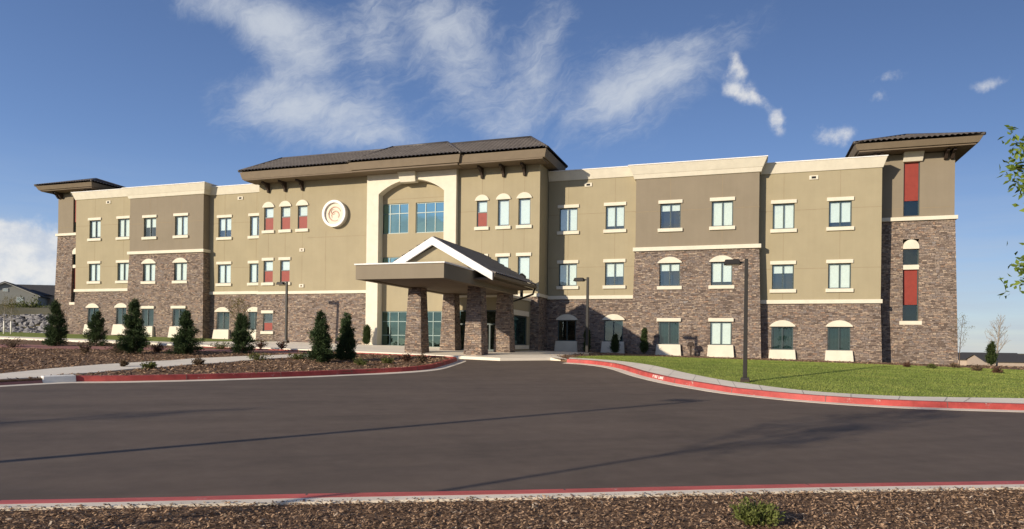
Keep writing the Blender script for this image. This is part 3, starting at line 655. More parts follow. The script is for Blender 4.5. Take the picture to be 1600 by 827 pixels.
for x in (-9.02, -7.7, -6.38):
    joints(0, 0, zl + 9.5, 12.1, CD, [x], []); joints(0, 0, zl + (5.8 if x < -7 else 6.3), zl + 7.37, CD, [x], [])
joints(0, 0, zl + 3.95, zl + 5.9, CD, [-6.38], []); joints(0, 0, zl + 3.6, zl + 7.4, CD, [-4.6], [])
for x in (6.22, 7.58, 8.88): joints(0, 0, zr_ + 9.5, 12.1, CD, [x], []); joints(0, 0, zr_ + 5.95, zr_ + 7.33, CD, [x], [])
joints(-6.0, -1.42, 0, 0, CD, [], [zl + 7.0]); joints(4.7, 5.85, 0, 0, CD, [], [zr_ + 8.5])
for z in (zl + 6.1, zl + 3.75):
    v = MB().box(-6.55, -6.2, CD - .06, CD + .02, z, z + .22).build('vent', MT['cream'], BLD, False, .01); MB().box(-6.44, -6.31, CD - .064, CD - .055, z + .06, z + .16).build('vent_opening', MT['soffit'], v)
MB().box(-9.7, 9.72, CD + .45, 12, .4, 12.1).build('interior_core', MT['inside'], BLD)
# portal with segmental arch
PD = -2.12; mb = MB(); a0, a1, q0, q1 = -1.42, 4.66, -.6, 3.86; zs_, rise = 10.88, .8; pc = (q0 + q1) / 2; ph = (q1 - q0) / 2; rr = (ph * ph + rise * rise) / (2 * rise); th = math.asin(ph / rr)
arc = [(pc + rr * math.sin(-th + 2 * th * k / 24), zs_ + rise - rr + rr * math.cos(-th + 2 * th * k / 24)) for k in range(25)]
zt_ = 12.25; BK = -1.5
for xa, xb in ((a0, q0), (q1, a1)):
    mb.quad((xa, PD, .6), (xb, PD, .6), (xb, PD, zs_), (xa, PD, zs_)); 
mb.quad((a0, PD, zs_), (q0, PD, zs_), (q0, PD, zt_), (a0, PD, zt_)); mb.quad((q1, PD, zs_), (a1, PD, zs_), (a1, PD, zt_), (q1, PD, zt_))
for k in range(24):
    (xa, za), (xb, zb_) = arc[k], arc[k + 1]
    mb.quad((xa, PD, za), (xb, PD, zb_), (xb, PD, zt_), (xa, PD, zt_)); mb.quad((xa, PD, za), (xa, BK, za), (xb, BK, zb_), (xb, PD, zb_))
for x in (q0, q1): mb.quad((x, PD, .6), (x, PD, zs_), (x, BK, zs_), (x, BK, .6))
for x in (a0, a1): mb.quad((x, PD, .6), (x, PD, zt_), (x, CD + .1, zt_), (x, CD + .1, .6))
mb.build('portal_frame', MT['cream'], BLD)
MB().frus((.98, 2.0, PD - .14, PD + .3), (.8, 2.02, PD - .34, PD + .3), 11.5, 12.24).build('keystone', MT['cream'], BLD, False, .02)
opsP = [window(.22, .98, 8.47, 10.36, -1.55, 0, 'flat', None, 'blind', 0, 1, 'teal', 'lframe', 3, (.67,), False), window(2.68, .98, 8.45, 10.34, -1.55, 0, 'flat', None, 'blind', 0, 1, 'teal', 'lframe', 3, (.67,), False),
        window(.22, .98, 5.45, 7.0, -1.55, 0, 'flat', None, 'blind', 0, 1, 'teal', 'lframe', 3, (.6,), False), window(2.68, .98, 5.45, 7.0, -1.55, 0, 'flat', None, 'blind', 0, 1, 'teal', 'lframe', 3, (.6,), False),
        window(1.45, 2.1, 1.3, 3.58, -1.55, 0, 'flat', None, 'blind', 0, 1, 'dimteal', 'lframe', 7, (.34, .72), False)]
wall('portal_wall', q0, q1, .6, 12.1, -1.55, opsP, 'stucco', .2)
joints(q0, q1, 0, 0, -1.55, [], [10.62]); 
# medallion with a relief swirl
med = MB(); cz, cx = 9.84, -3.83
def disc(mb, r, d0, d1, n=48): mb.prism([(cx + r * math.cos(2 * math.pi * k / n), cz + r * math.sin(2 * math.pi * k / n)) for k in range(n)], d0, d1)
disc(med, .86, CD - .2, CD + .05); mo = med.build('medallion', MT['cream'], BLD, False, .02)
rim = MB(); n = 48
for (ri, ro, d0) in ((.7, .86, CD - .33),):
    for k in range(n):
        a, c = 2 * math.pi * k / n, 2 * math.pi * (k + 1) / n
        f = lambda r, t, y: (cx + r * math.cos(t), y, cz + r * math.sin(t))
        rim.quad(f(ri, a, d0), f(ro, a, d0), f(ro, c, d0), f(ri, c, d0)); rim.quad(f(ro, a, d0), f(ro, a, CD - .1), f(ro, c, CD - .1), f(ro, c, d0)); rim.quad(f(ri, a, CD - .19), f(ri, a, d0), f(ri, c, d0), f(ri, c, CD - .19))
rim.build('rim', MT['white'], mo)
sw = MB()
for (r, s0, s1, ox, oz, w) in ((.45, 20, 300, .02, -.02, .05), (.27, -40, 210, .06, -.12, .045), (.16, 60, 330, -.1, .12, .035)):
    sw.tube([(cx + ox + r * math.cos(R_(s0 + (s1 - s0) * k / 20)), CD - .21, cz + oz + r * math.sin(R_(s0 + (s1 - s0) * k / 20))) for k in range(21)], [w * (.3 + .7 * math.sin(math.pi * k / 20)) for k in range(21)], 6)
MT['rosy'] = M('rosy_plaster', (.62, .42, .33), .8, .08, 6.); sw.build('relief_swirl', MT['rosy'], mo, True)
# roofs of the centre block: left and right run, with the higher hip over the portal
hip_roof(-10.36, 10.54, -3.1, 1.5, 12.66, -8.75, 8.92, -.8, 13.98, 'x')
hip_roof(-2.1, 5.36, -3.27, 1.0, 12.672, -.3, 3.5, -.85, 14.08, 'x')
for sx, (s0, s1, zz) in enumerate(((-10.3, -1.42, 12.21), (4.66, 10.5, 12.21))):
    MB().box(s0 + .2, s1 - .2, -3.0, CD + .02, zz - .09, zz - .012).build('soffit', MT['soffit'], BLD)
MB().box(-1.9, 5.15, -3.12, PD + .05, 12.1, 12.186).build('soffit', MT['soffit'], BLD)
def bracket(x, d, ztop, parent=BLD, ln=.75, h=.62):
    MB().prismy([(d, ztop), (d - ln, ztop), (d - ln, ztop - .12), (d - ln * .55, ztop - .2), (d - .2, ztop - .42), (d - .14, ztop - h), (d, ztop - h)], x - .07, x + .07).build('bracket', MT['bracket'], parent, False, .01)
for x in (-9.02, -7.7, -6.38): bracket(x, CD - .001, 12.12)
for x in (6.22, 7.58, 8.88): bracket(x, CD - .001, 12.12)
# --- corner towers
def tower(S, z0, h, sgn, left=False):
    d = 1.15; hw = 2.05; a, c = S - .385, S + .385; o = []
    lo = (a, c, z0 + 2.58, z0 + 6.95); up = (a, c, z0 + 8.2, z0 + 11.1); zB = z0 + 7.93
    wall('stone_wall', S - hw, S + hw, z0 - .5, zB, d, [lo], 'stone', .24, .2, (11, 11), .18); wall('stucco_wall', S - hw + .04, S + hw - .04, zB, h, d, [up], 'taupe', .24, 0, (11, 11))
    MB().box(S - hw - .1, S + hw + .1, d - .13, d + 6, zB - .002, zB + .2).build('belt_course', MT['cream'], BLD, False, .012)
    w = MB().box(a, a + .05, d + .1, d + .2, z0 + 2.58, z0 + 6.46).box(c - .05, c, d + .1, d + .2, z0 + 2.58, z0 + 6.46).build('window', MT['frame'], BLD)
    MB().box(a + .05, c - .05, d + .13, d + .145, z0 + 2.6, z0 + 3.44).build('pane', MT['dim'], w); MB().box(a + .05, c - .05, d + .12, d + .16, z0 + 3.45, z0 + 5.32).build('red_panel', MT['red'], w)
    MB().box(a - .02, c + .02, d - .02, d + .2, z0 + 5.33, z0 + 5.58).build('transom', MT['cream'], w); MB().box(a + .05, c - .05, d + .13, d + .145, z0 + 5.6, z0 + 6.42).build('pane', MT['dim'], w)
    pts = [(a, z0 + 6.43), (c, z0 + 6.43)] + [(S + .385 * math.cos(math.pi * k / 12), z0 + 6.53 + .4 * math.sin(math.pi * k / 12)) for k in range(13)]
    MB().prism(pts, d - .06, d + .2).build('arch_header', MT['cream'], w); MB().box(a - .15, c + .15, d - .16, d + .1, z0 + 2.37, z0 + 2.577).build('sill', MT['cream'], w, False, .012)
    w = MB().box(a, a + .05, d + .1, d + .2, z0 + 8.2, z0 + 11.1).box(c - .05, c, d + .1, d + .2, z0 + 8.2, z0 + 11.1).build('window', MT['frame'], BLD)
    MB().box(a + .05, c - .05, d + .13, d + .145, z0 + 8.22, z0 + 9.0).build('pane', MT['dim'], w); MB().box(a + .05, c - .05, d + .12, d + .16, z0 + 9.02, z0 + 11.08).build('red_panel', MT['red'], w)
    MB().frus((a - .05, c + .1, d - .12, d + .2), (a - .05, c + .14, d - .5, d + .2), z0 + 11.08, z0 + 11.72).build('window_hood', MT['cream'], w, False, .015)
    joints(S - hw + .04, a, 0, 0, d, [], [z0 + 8.6]); joints(c, S + hw - .04, 0, 0, d, [], [z0 + 8.6])
    MB().box(S - hw + .1, S + hw - .1, d + .3, d + 12, z0 - .5, h - .1).build('interior_core', MT['inside'], BLD)
    e = 2.95; r = hip_roof(S - e, S + e, d - 1.25, d - 1.25 + 2 * e, h + .42, S, S + .001, d - 1.25 + e, h + 1.42, 'x', 'tower_roof', .3, .16)
    MB().box(S - e + .25, S + e - .25, d - 1.0, d - 1.5 + 2 * e, h + .04, h + .115).build('soffit', MT['soffit'], r)
    for x in (S - hw + .2, S - hw + .5, S + hw - .5, S + hw - .2): bracket(x, d - .001, h + .03, BLD, .7, .45)
tower(29.63, .52, 12.02, 1); tower(-29.6, 1.95, 13.3, -1, True)
MB().box(28.08, 28.17, .62, .72, .6, 3.95).build('downspout', MT['bronze'], BLD)
# --- entrance vestibule
VD, V0, V1, VZ = -5.87, 5.75, 9.33, 4.1; vo = []
def vest():
    ow = [(6.15, 7.2, 1.15, 3.42), (7.6, 8.95, 1.15, 3.42)]
    wall('vestibule_wall', V0, V1, .8, VZ, VD, ow, 'stucco', .2)
    side = MB(); y0, y1 = VD, CD; wy0, wy1 = -5.0, -2.45; z0, z1 = 1.55, 3.2
    for a, c, e, f in ((y0, wy0, .8, VZ), (wy1, y1, .8, VZ), (wy0, wy1, .8, z0), (wy0, wy1, z1, VZ)): side.quad((V1, a, e), (V1, c, e), (V1, c, f), (V1, a, f))
    for p in (((V1, wy0, z0), (V1 - .2, wy0, z0), (V1 - .2, wy0, z1), (V1, wy0, z1)), ((V1, wy1, z0), (V1, wy1, z1), (V1 - .2, wy1, z1), (V1 - .2, wy1, z0)), ((V1, wy0, z1), (V1 - .2, wy0, z1), (V1 - .2, wy1, z1), (V1, wy1, z1)), ((V1, wy0, z0), (V1, wy1, z0), (V1 - .2, wy1, z0), (V1 - .2, wy0, z0))): side.quad(*p)
    side.build('vestibule_wall', MT['stucco'], BLD)
    s2 = MB(); s2.quad((V0, y0, .8), (V0, y0, VZ), (V0, y1, VZ), (V0, y1, .8)); s2.build('vestibule_wall', MT['stucco'], BLD)
    f = MB()
    for a, c, e, g_ in ((wy0, wy0 + .06, z0, z1), (wy1 - .06, wy1, z0, z1), (wy0 + .06, wy1 - .06, z0, z0 + .06), (wy0 + .06, wy1 - .06, z1 - .06, z1)): f.box(V1 - .14, V1 - .06, a, c, e, g_)
    w = f.build('window', MT['frame'], BLD); MB().box(V1 - .11, V1 - .098, wy0 + .06, wy1 - .06, z0 + .06, z1 - .06).build('pane', MT['dimteal'], w)
    MB().box(V1 - .02, V1 + .07, wy0 - .2, wy1 + .15, z1 + .003, z1 + .28).build('header', MT['cream'], w); MB().box(V1 - .02, V1 + .09, wy0 - .2, wy1 + .15, z0 - .22, z0 - .003).build('sill', MT['cream'], w)
    for k, (a, c, e, g_) in enumerate(ow):
        f = MB().box(a, a + .07, VD + .06, VD + .14, e, g_).box(c - .07, c, VD + .06, VD + .14, e, g_).box(a + .07, c - .07, VD + .06, VD + .14, g_ - .07, g_).box(a + .07, c - .07, VD + .06, VD + .14, 2.62, 2.7).box(a + .07, c - .07, VD + .06, VD + .14, e, e + .16)
        if k: f.box((a + c) / 2 - .04, (a + c) / 2 + .04, VD + .058, VD + .13, e + .16, 2.62)
        dr = f.build('door', MT['frame'], BLD); MB().box(a + .07, c - .07, VD + .09, VD + .102, e + .16, g_ - .07).build('pane', MT['dimteal'], dr)
        MB().tube([((a + c) / 2 + .1, VD + .02, 1.9), ((a + c) / 2 + .1, VD + .02, 2.35)], .018, 6).build('handle', MT['bronze'], dr)
    MB().box(V0 - .08, V1 + .08, VD - .09, CD - .1, VZ, VZ + .15).build('vestibule_coping', MT['cream'], BLD, False, .015)
    MB().box(V0 + .3, V1 - .3, VD + .35, CD - .01, .8, VZ - .01).build('interior_core', MT['inside'], BLD)
vest()

# ------------------------------------------------------------------ entrance canopy on four stone piers
co = wxy(8.15, -9.2); CO = (8.15, -9.2, T(*co) + .12)
CAN = thing('entrance_canopy', 'deep flat entrance canopy with white edged gable roof on four battered stone piers', 'canopy', (co[0], co[1], CO[2]), YAW)
def cp(mb, name, mat, bevel=0., parent=CAN): return mb.shift(CO).build(name, MT[mat], parent, False, bevel)
ZS, ZT = 4.16, 4.74; cS0, cS1, cD0, cD1 = 6.18, 10.1, -16.0, -6.6
m4 = MB(); m4.box(cS0, cS1, cD0, cD0 + .25, ZS, ZT).box(cS0, cS0 + .25, cD0 + .25, cD1, ZS, ZT).box(cS1 - .25, cS1, cD0 + .25, cD1, ZS, ZT).box(cS0 + .25, cS1 - .25, cD1 - .25, cD1, ZS, ZT); cp(m4, 'fascia', 'taupe')
cp(MB().box(cS0 + .25, cS1 - .25, cD0 + .25, cD1 - .25, ZS + .05, ZS + .12), 'soffit', 'soffit')
cp(MB().box(cS0 - .05, cS1 + .05, cD0 - .05, cD1 + .02, ZT + .003, ZT + .06), 'edge_flashing', 'white', .01)
GF, GBK, GC, GH, GE, GP = -12.9, -6.55, 8.15, 2.85, 4.68, 6.3
for x in (6.55, 9.55):
    for y in (-11.05, -7.05):
        z0 = T(*wxy(x, y)) + .05; cp(MB().frus((x - .45, x + .45, y - .45, y + .45), (x - .33, x + .33, y - .33, y + .33), z0, ZS + .05), 'stone_pier', 'stone', .03)
g3 = MB().prism([(GC - GH + .55, ZT + .06), (GC + GH - .55, ZT + .06), (GC, GP - .38)], GF + .25, GF + .4); cp(g3, 'gable_wall', 'stucco')
pts = [(GC - 1.75, ZT + .06), (GC + 1.75, ZT + .06)] + [(GC + 1.75 * math.cos(math.pi * k / 16), ZT + .06 + .42 * math.sin(math.pi * k / 16)) for k in range(1, 16)]
cp(MB().prism(pts, GF + .05, GF + .25), 'gable_arch', 'taupe')
for sg in (-1, 1):
    e = (GC + sg * GH, GE); sl = (GP - GE) / GH; nx, nz = sl / math.hypot(1, sl) * sg, 1 / math.hypot(1, sl)
    w = .32; out = [(GC, GP), e, (e[0], e[1] - w * 1.1), (GC, GP - w * 1.15)]
    cp(MB().prism(out, GF - .05, GF + .06), 'rake_board', 'white', .015)
    cp(MB().prism([(GC, GP - .12), (e[0], e[1] - .12), (e[0], e[1] - .24), (GC, GP - .24)], GF + .06, GBK), 'roof_deck', 'fascia')
    A = Vector((GC + sg * (GH + .06), GF + .03, GE - .1)) - Vector(CO); Bq = Vector((GC + sg * (GH + .06), GBK + .05, GE - .1)) - Vector(CO); C_ = Vector((GC, GBK + .05, GP - .075)) - Vector(CO); D_ = Vector((GC, GF + .03, GP - .075)) - Vector(CO)
    tiles('tile_slope', A, Bq, C_, D_, CAN, course=.4, mat='tiletan') if sg > 0 else tiles('tile_slope', Bq, A, D_, C_, CAN, course=.4, mat='tiletan')
    cp(MB().box(GC + sg * GH - .08, GC + sg * GH + .08, GF + .06, GBK + .04, GE - .2, GE - .04), 'eave_gutter', 'fascia', .02)
    cp(MB().box(min(cS1 - .02, GC + GH - .1) if sg > 0 else GC - GH + .1, GC + GH - .1 if sg > 0 else cS0 - .02, GF + .06, GBK, GE - .3, GE - .22), 'eave_soffit', 'soffit')
cp(MB().tube([(GC, GF + .07, GP - .03), (GC, GBK, GP - .03)], .07, 6), 'ridge_cap', 'tile')
cp(MB().prism([(GC - GH + .5, GE - .1), (GC + GH - .5, GE - .1), (GC, GP - .2)], GBK - .2, GBK - .1), 'gable_wall', 'stucco')
cp(MB().tube([(GC + GH + .02, GBK - .1, GE - .2), (GC + GH - .1, GBK - .02, GE - .5), (GC + GH - .75, GBK, GE - .72), (V1 + .12, VD + .1, GE - .85), (V1 + .12, VD + .1, 1.2)], .055, 7), 'downspout', 'bronze')
def dome_vent():
    c = wxy(10.4, -6.2); o = thing('roof_vent', 'small dark round vent above the vestibule roof behind the gable', 'vent', (c[0], c[1], VZ + .15), YAW)
    S_, d_ = 9.15, -3.0; c = wxy(S_, d_); o.location = (c[0], c[1], VZ + .15)
    MB().tube([(0, 0, 0), (0, 0, .95)], .09, 10).build('pipe', MT['bronze'], o, True)
    MB().tube([(0, 0, .9), (0, 0, 1.0), (0, 0, 1.25), (0, 0, 1.4)], [.24, .27, .24, .05], 14).build('cowl', MT['bronze'], o, True)
dome_vent()

# ------------------------------------------------------------------ street lamps
def lamp(base, h, label, hd=-1):
    X, Y = base; o = thing('street_lamp', label, 'street lamp', (X, Y, T(X, Y) + .12), YAW, 'dark area lights along the drive')
    MB().frus((-.15, .15, -.15, .15), (-.14, .14, -.14, .14), -.1, .1).build('footing', MT['bracket'], o, False, .02)
    MB().frus((-.13, .13, -.13, .13), (-.12, .12, -.12, .12), .1, .16).build('base_plate', MT['bronze'], o)
    MB().frus((-.065, .065, -.065, .065), (-.055, .055, -.055, .055), .16, h).build('pole', MT['bronze'], o, False, .01)
    MB().box(hd * .2 - .12, hd * .2 + .12, -.035, .035, h - .15, h - .08).build('arm', MT['bronze'], o)
    hm = MB(); x0, x1 = sorted((hd * .16, hd * .68)); hm.frus((x0, x1, -.18, .18), (x0 + .05, x1 - .05, -.13, .13), h - .18, h - .02); l = hm.build('lamp_head', MT['bronze'], o, False, .02)
    MB().box(x0 + .06, x1 - .06, -.12, .12, h - .192, h - .181).build('lens', MT['gutter'], l)
    return o
lamp(G(1164, 597, .14), 3.86, 'tallest looking dark street lamp standing on the lawn edge beside the kerb')
lamp(G(917, 556.2, .14), 3.75, 'dark street lamp beside the kerb near the shaded wing right of the canopy')
lamp(G(447, 535.6, .14), 3.75, 'dark street lamp before the left stone wall under the medallion side')
lx = Vector(G(1092, 627)); lb = lx - Vector((math.sin(SUN_AZ), math.cos(SUN_AZ))) * (5.9 / math.tan(SUN_EL))
lamp((lb.x, lb.y), 5.9, 'dark street lamp out of frame at left, seen by its long shadow')
pb = wxy(18.45, -1.45); o = thing('post_box', 'small dark box on a short post before the stone wall', 'utility post', (pb[0], pb[1], T(*pb) + .11), YAW)
MB().box(-.05, .05, -.05, .05, 0, .62).build('post', MT['bracket'], o); MB().frus((-.2, .2, -.14, .14), (-.12, .12, -.1, .1), .55, .8).build('box', MT['bracket'], o, False, .02)

# ------------------------------------------------------------------ plants
def rot_frames(D, rng):                               # two unit vectors across each direction D (n,3)
    D = D / np.linalg.norm(D, axis=1, keepdims=True); r = rng.normal(size=D.shape); u = np.cross(D, r); u /= np.linalg.norm(u, axis=1, keepdims=True) + 1e-9
    return D, u, np.cross(D, u)
def leaves(P, D, ln, wd, rng, bend=.25):              # one pointed leaf (4 verts, 2 tris) each
    D, u, w = rot_frames(D, rng); n = len(P); ln = np.broadcast_to(np.asarray(ln, float).reshape(-1, 1), (n, 1)); wd = np.broadcast_to(np.asarray(wd, float).reshape(-1, 1), (n, 1))
    V = np.stack([P, P + D * ln * .5 + u * wd * .5 + w * ln * bend * .3, P + D * ln - w * ln * bend * .2, P + D * ln * .5 - u * wd * .5 + w * ln * bend * .3], 1).reshape(-1, 3)
    i = np.arange(n)[:, None] * 4; return V, np.concatenate([i + np.array([[0, 1, 2]]), i + np.array([[0, 2, 3]])])
def conifer_parts(h, r, seed, nb=150, narrow=False):
    rng = np.random.default_rng(seed); P = []; D = []; sk = MB(); sk.tube([(0, 0, -.1), (0.01, 0, h * .5), (0, 0, h * .97)], [.035 * h / 2, .022 * h / 2, .006], 7)
    for k in range(nb):
        t = rng.beta(1.0, 1.25); z = h * (.04 + .94 * t); prof = (1 - t) ** (.8 if not narrow else .55) * (.92 + .08 * math.sin(k)); ph = rng.uniform(0, 2 * math.pi)
        lob = 1 + .2 * math.sin(3 * ph + seed + 4 * t) + .16 * math.sin(5 * ph + 2 * seed + t * 9)
        L = r * prof * lob * rng.uniform(.55, 1.28) + .07; up = (.3 + .75 * t if not narrow else 1.5)
        d = np.array([math.cos(ph), math.sin(ph), up * rng.uniform(.7, 1.2)]); d /= np.linalg.norm(d); o = np.array([0, 0, z - .1 * L])
        m = int(28 + 165 * L)
        s = rng.uniform(.12, 1, m) ** .75 * L; pts = o + d * s[:, None] + rng.normal(size=(m, 3)) * (.045 + .05 * L * (1 - s / L))[:, None]; pts[:, 2] -= .06 * s * (1 - t)
        dd = d + rng.normal(size=(m, 3)) * .55 + np.array([0, 0, .35]); P.append(pts); D.append(dd)
        sk.tube([tuple(o), tuple(o + d * L * .8)], [.012, .003], 4, False)
    P = np.concatenate(P); D = np.concatenate(D); P[:, 2] = np.maximum(P[:, 2], .04)
    V, F = leaves(P, D, rng.uniform(.07, .14, len(P)), rng.uniform(.018, .032, len(P)), rng); return sk, V, F
def conifer(name, h, r, seed, loc, label, cat, group, mat='needle', nb=150, narrow=False):
    o = thing(name, label, cat, loc, random.uniform(0, 6), group); sk, V, F = conifer_parts(h, r, seed, nb, narrow)
    sk.build('trunk', MT['bark'], o); mk('crown', npmesh('crown', V, F), MT[mat], o); return o
CN = [(87, 541, 70, 36, 'conical young pine farthest left, in front of the left tower'), (151, 541, 53, 34, 'short conical pine between the farthest left pine and the tallest dark one'),
      (209, 553, 84, 45, 'tallest dark conical pine left of the projecting left bay windows'), (290, 554, 66, 50, 'broad conical pine before the right side of the projecting left bay'),
      (378, 553, 63, 42, 'conical pine under the sparse olive tree near the left stone wall'), (501, 567, 77, 46, 'broader left one of the two pines near the island tip'), (541, 564, 72, 36, 'slimmer right one of the two pines near the island tip')]
for k, (x, y, hp, wp, lab) in enumerate(CN):
    X, Y = G(x, y, .12); conifer('pine_tree', hp * Y / FPX, wp * Y / FPX / 2 * .88, 11 + k, (X, Y, T(X, Y) + .11), lab, 'pine tree', 'young pines in the left planting bed', nb=(115, 95, 150, 120, 105, 140, 130)[k])
for k, (S, d, h, r, lab) in enumerate([(-.95, -2.75, 1.15, .3, 'small conical evergreen at the foot of the left portal pilaster'), (12.6, -1.2, 1.25, .2, 'narrow dark evergreen in the shade beside the leftmost apron right of the canopy'),
                                       (14.25, -1.35, .95, .24, 'small dark evergreen in front of the half shaded arched window'), (15.95, -1.75, 1.4, .2, 'narrow green evergreen at the left edge of the projecting right bay'), (33.9, 3.0, 1.25, .24, 'narrow dark evergreen beside the bare tree at the right tower')]):
    X, Y = wxy(S, d); conifer('evergreen_shrub', h, r, 40 + k, (X, Y, T(X, Y) + .12), lab, 'evergreen', 'narrow evergreens along the walls', 'cedar', 90, True)
def shrub(loc, w, h, mat, seed, label, name='shrub', n=420, ls=.06, group='low shrubs in the planting beds', spread=.9):
    rng = np.random.default_rng(seed); o = thing(name, label, 'shrub', loc, 0, group); st = MB(); P = []; D = []
    for k in range(26):
        ph = rng.uniform(0, 6.28); rr = rng.uniform(.1, 1) ** .6; tip = np.array([math.cos(ph) * rr * w / 2, math.sin(ph) * rr * w / 2, h * rng.uniform(.55, 1.) * (1 - .45 * rr * rr)])
        st.tube([(0, 0, -.03), tuple(tip * .5 + np.array([0, 0, .08 * h])), tuple(tip)], [.008, .005, .002], 4, False)
        m = n // 26; s = rng.uniform(.25, 1.05, m)[:, None]; P.append(tip * s + rng.normal(size=(m, 3)) * (.05 * w)); D.append(tip / np.linalg.norm(tip) + rng.normal(size=(m, 3)) * spread)
    P = np.concatenate(P); P[:, 2] = np.maximum(P[:, 2], .015); V, F = leaves(P, np.concatenate(D), rng.uniform(ls * .6, ls * 1.3, len(P)), rng.uniform(ls * .3, ls * .6, len(P)), rng)
    st.build('stems', MT['bark'], o); mk('foliage', npmesh('foliage', V, F), MT[mat], o); return o
SH = [(22, 543, 46, 13, 'shrubb', 'brown low shrub at the far left edge of the upper bed'), (133, 553, 26, 20, 'shrubb', 'brown shrub between the two leftmost pines, in front of the rose gravel'), (183, 553, 34, 20, 'shrubb', 'brown shrub just left of the tallest dark pine'),
      (247, 551, 26, 16, 'shrubr', 'russet shrub between the tallest dark pine and the broad one'), (233, 577, 24, 12, 'shrubg', 'green tuft at the sidewalk edge above the red kerb'), (193, 574, 14, 12, 'shrubb', 'thin twiggy plant at the sidewalk edge nearest the white kerb end'),
      (345, 546, 34, 12, 'shrubg', 'green shrub between the broad pine and the pine under the olive tree'), (310, 571, 18, 10, 'shrubb', 'thin brown tuft at the middle of the lower bed sidewalk'), (407, 545, 22, 14, 'shrubr', 'russet shrub just right of the pine under the olive tree'),
      (440, 546, 16, 12, 'shrubr', 'small russet shrub at the foot of the left street lamp'), (405, 563, 40, 11, 'shrubg', 'wide flat green shrub on the sidewalk edge left of the pine pair'), (466, 562, 32, 11, 'shrubg', 'flat green shrub touching the left pine of the pair'),
      (562, 571, 26, 9, 'shrubg', 'low green plant right of the pine pair near the kerb'), (606, 568, 22, 8, 'shrubg', 'low dark green plant in the middle of the island tip'), (634, 566, 15, 14, 'shrubr', 'round dark russet shrub on the island tip'), (660, 568, 14, 17, 'shrubb', 'tan upright shrub nearest the island tip'),
      (1492, 576, 14, 8, 'shrubb', 'small brown shrub under the right tower sill'), (1418, 575, 12, 8, 'shrubr', 'small dark shrub at the corner between wing and right tower'), (1455, 577, 14, 7, 'shrubg', 'small green shrub left of the sapling at the right tower'), (1526, 581, 16, 10, 'shrubb', 'brown shrub right of the right tower corner'), (1558, 584, 14, 8, 'shrubr', 'small brown shrub under the bare tree')]
for k, (x, y, wp, hp, mt, lab) in enumerate(SH):
    X, Y = G(x, y, .12); shrub((X, Y, T(X, Y) + .115), wp * Y / FPX, hp * Y / FPX * 1.15, mt, 60 + k, lab, ls=.075)
X, Y = G(1180, 822, .11); MT['shrubf'] = leafmat('yellow_green_shrub_leaf', (.075, .095, .02), (.2, .22, .065), .25); shrub((X, Y, T(X, Y) + .1), .4, .22, 'shrubf', 99, 'round green shrub in the mulch nearest the camera', n=2600, ls=.034, spread=.8)
def branchy(rng, h, r, crown0, levels=3, nmain=14, th=.05, up=.9):
    """trunk and limbs; returns skeleton and tip points with directions"""
    sk = MB(); lean = rng.normal(size=2) * .03 * h; top = np.array([lean[0], lean[1], h]); tr = [np.array([0, 0, -.1])] + [np.array([lean[0] * t * t, lean[1] * t * t, h * t]) for t in (.25, .5, .75, 1.)]
    sk.tube([tuple(p) for p in tr], [th, th * .85, th * .62, th * .38, .006], 8); tips = []
    def grow(o, d, L, rad, lv):
        d = d / np.linalg.norm(d); p1 = o + d * L * .5 + rng.normal(size=3) * L * .05; p2 = o + d * L + np.array([0, 0, L * .08]) + rng.normal(size=3) * L * .06
        sk.tube([tuple(o), tuple(p1), tuple(p2)], [rad, rad * .7, rad * .35], 5, False); tips.append((p1, d, lv)); tips.append((p2, d, lv)); tips.append(((p1 + p2) / 2, d, lv))
        if lv > 1:
            for _ in range(4):
                s = rng.uniform(.3, .98); grow(o + d * L * s, d + rng.normal(size=3) * .55 + np.array([0, 0, .25]), L * rng.uniform(.35, .55), rad * .5, lv - 1)
    for k in range(nmain):
        t = crown0 + (1 - crown0) * (k + rng.uniform(0, .8)) / nmain; o = np.array([lean[0] * t * t, lean[1] * t * t, h * t * .97]); ph = k * 2.4 + rng.uniform(-.4, .4)
        q = (t - crown0) / (1 - crown0); L = r * (1.0 - .75 * q) * rng.uniform(.8, 1.1) * (.65 + .35 * min(1, q * 4)); grow(o, np.array([math.cos(ph), math.sin(ph), up * rng.uniform(.7, 1.3)]), L, th * .38 * (1 - .6 * q), levels)
    return sk, tips
def tree(name, loc, h, r, crown0, seed, label, bark, leaf=None, nl=6, ls=.07, th=.05, levels=3, nmain=14, group=None, up=.9, extra=None):
    rng = np.random.default_rng(seed); o = thing(name, label, 'tree', loc, 0, group); sk, tips = branchy(rng, h, r, crown0, levels, nmain, th, up)
    if extra: extra(sk, tips, rng)
    sk.build('trunk', MT[bark], o)
    if leaf:
        P = []; D = []
        for p, d, lv in tips:
            m = (5 * nl if lv == 0 else nl) if lv < 3 else nl // 2; P.append(p + rng.normal(size=(m, 3)) * ls * 1.3); D.append(d * .6 + rng.normal(size=(m, 3)) * .9 + np.array([0, 0, -.2]))
        P = np.concatenate(P); V, F = leaves(P, np.concatenate(D), rng.uniform(ls * .7, ls * 1.3, len(P)), rng.uniform(ls * .4, ls * .62, len(P)), rng)
        mk('crown', npmesh('crown', V, F), MT[leaf], o)
    return o
def gt(x, y, off=.11): X, Y = G(x, y, off); return (X, Y, T(X, Y) + off)
X, Y = wxy(34.6, 4.5); tree('bare_tree', (X, Y, T(X, Y)), 2.9, 1.05, .25, 201, 'bare twiggy tree right of the right tower', 'palebark', None, th=.05, nmain=26, up=1.5)
X, Y = wxy(31.5, -.6); tree('sapling', (X, Y, T(X, Y) + .1), 2.55, .75, .3, 202, 'sparse sapling with yellowish leaves at the right tower corner', 'bark', 'olive', 2, .05, .022, 2, 12, up=1.4)
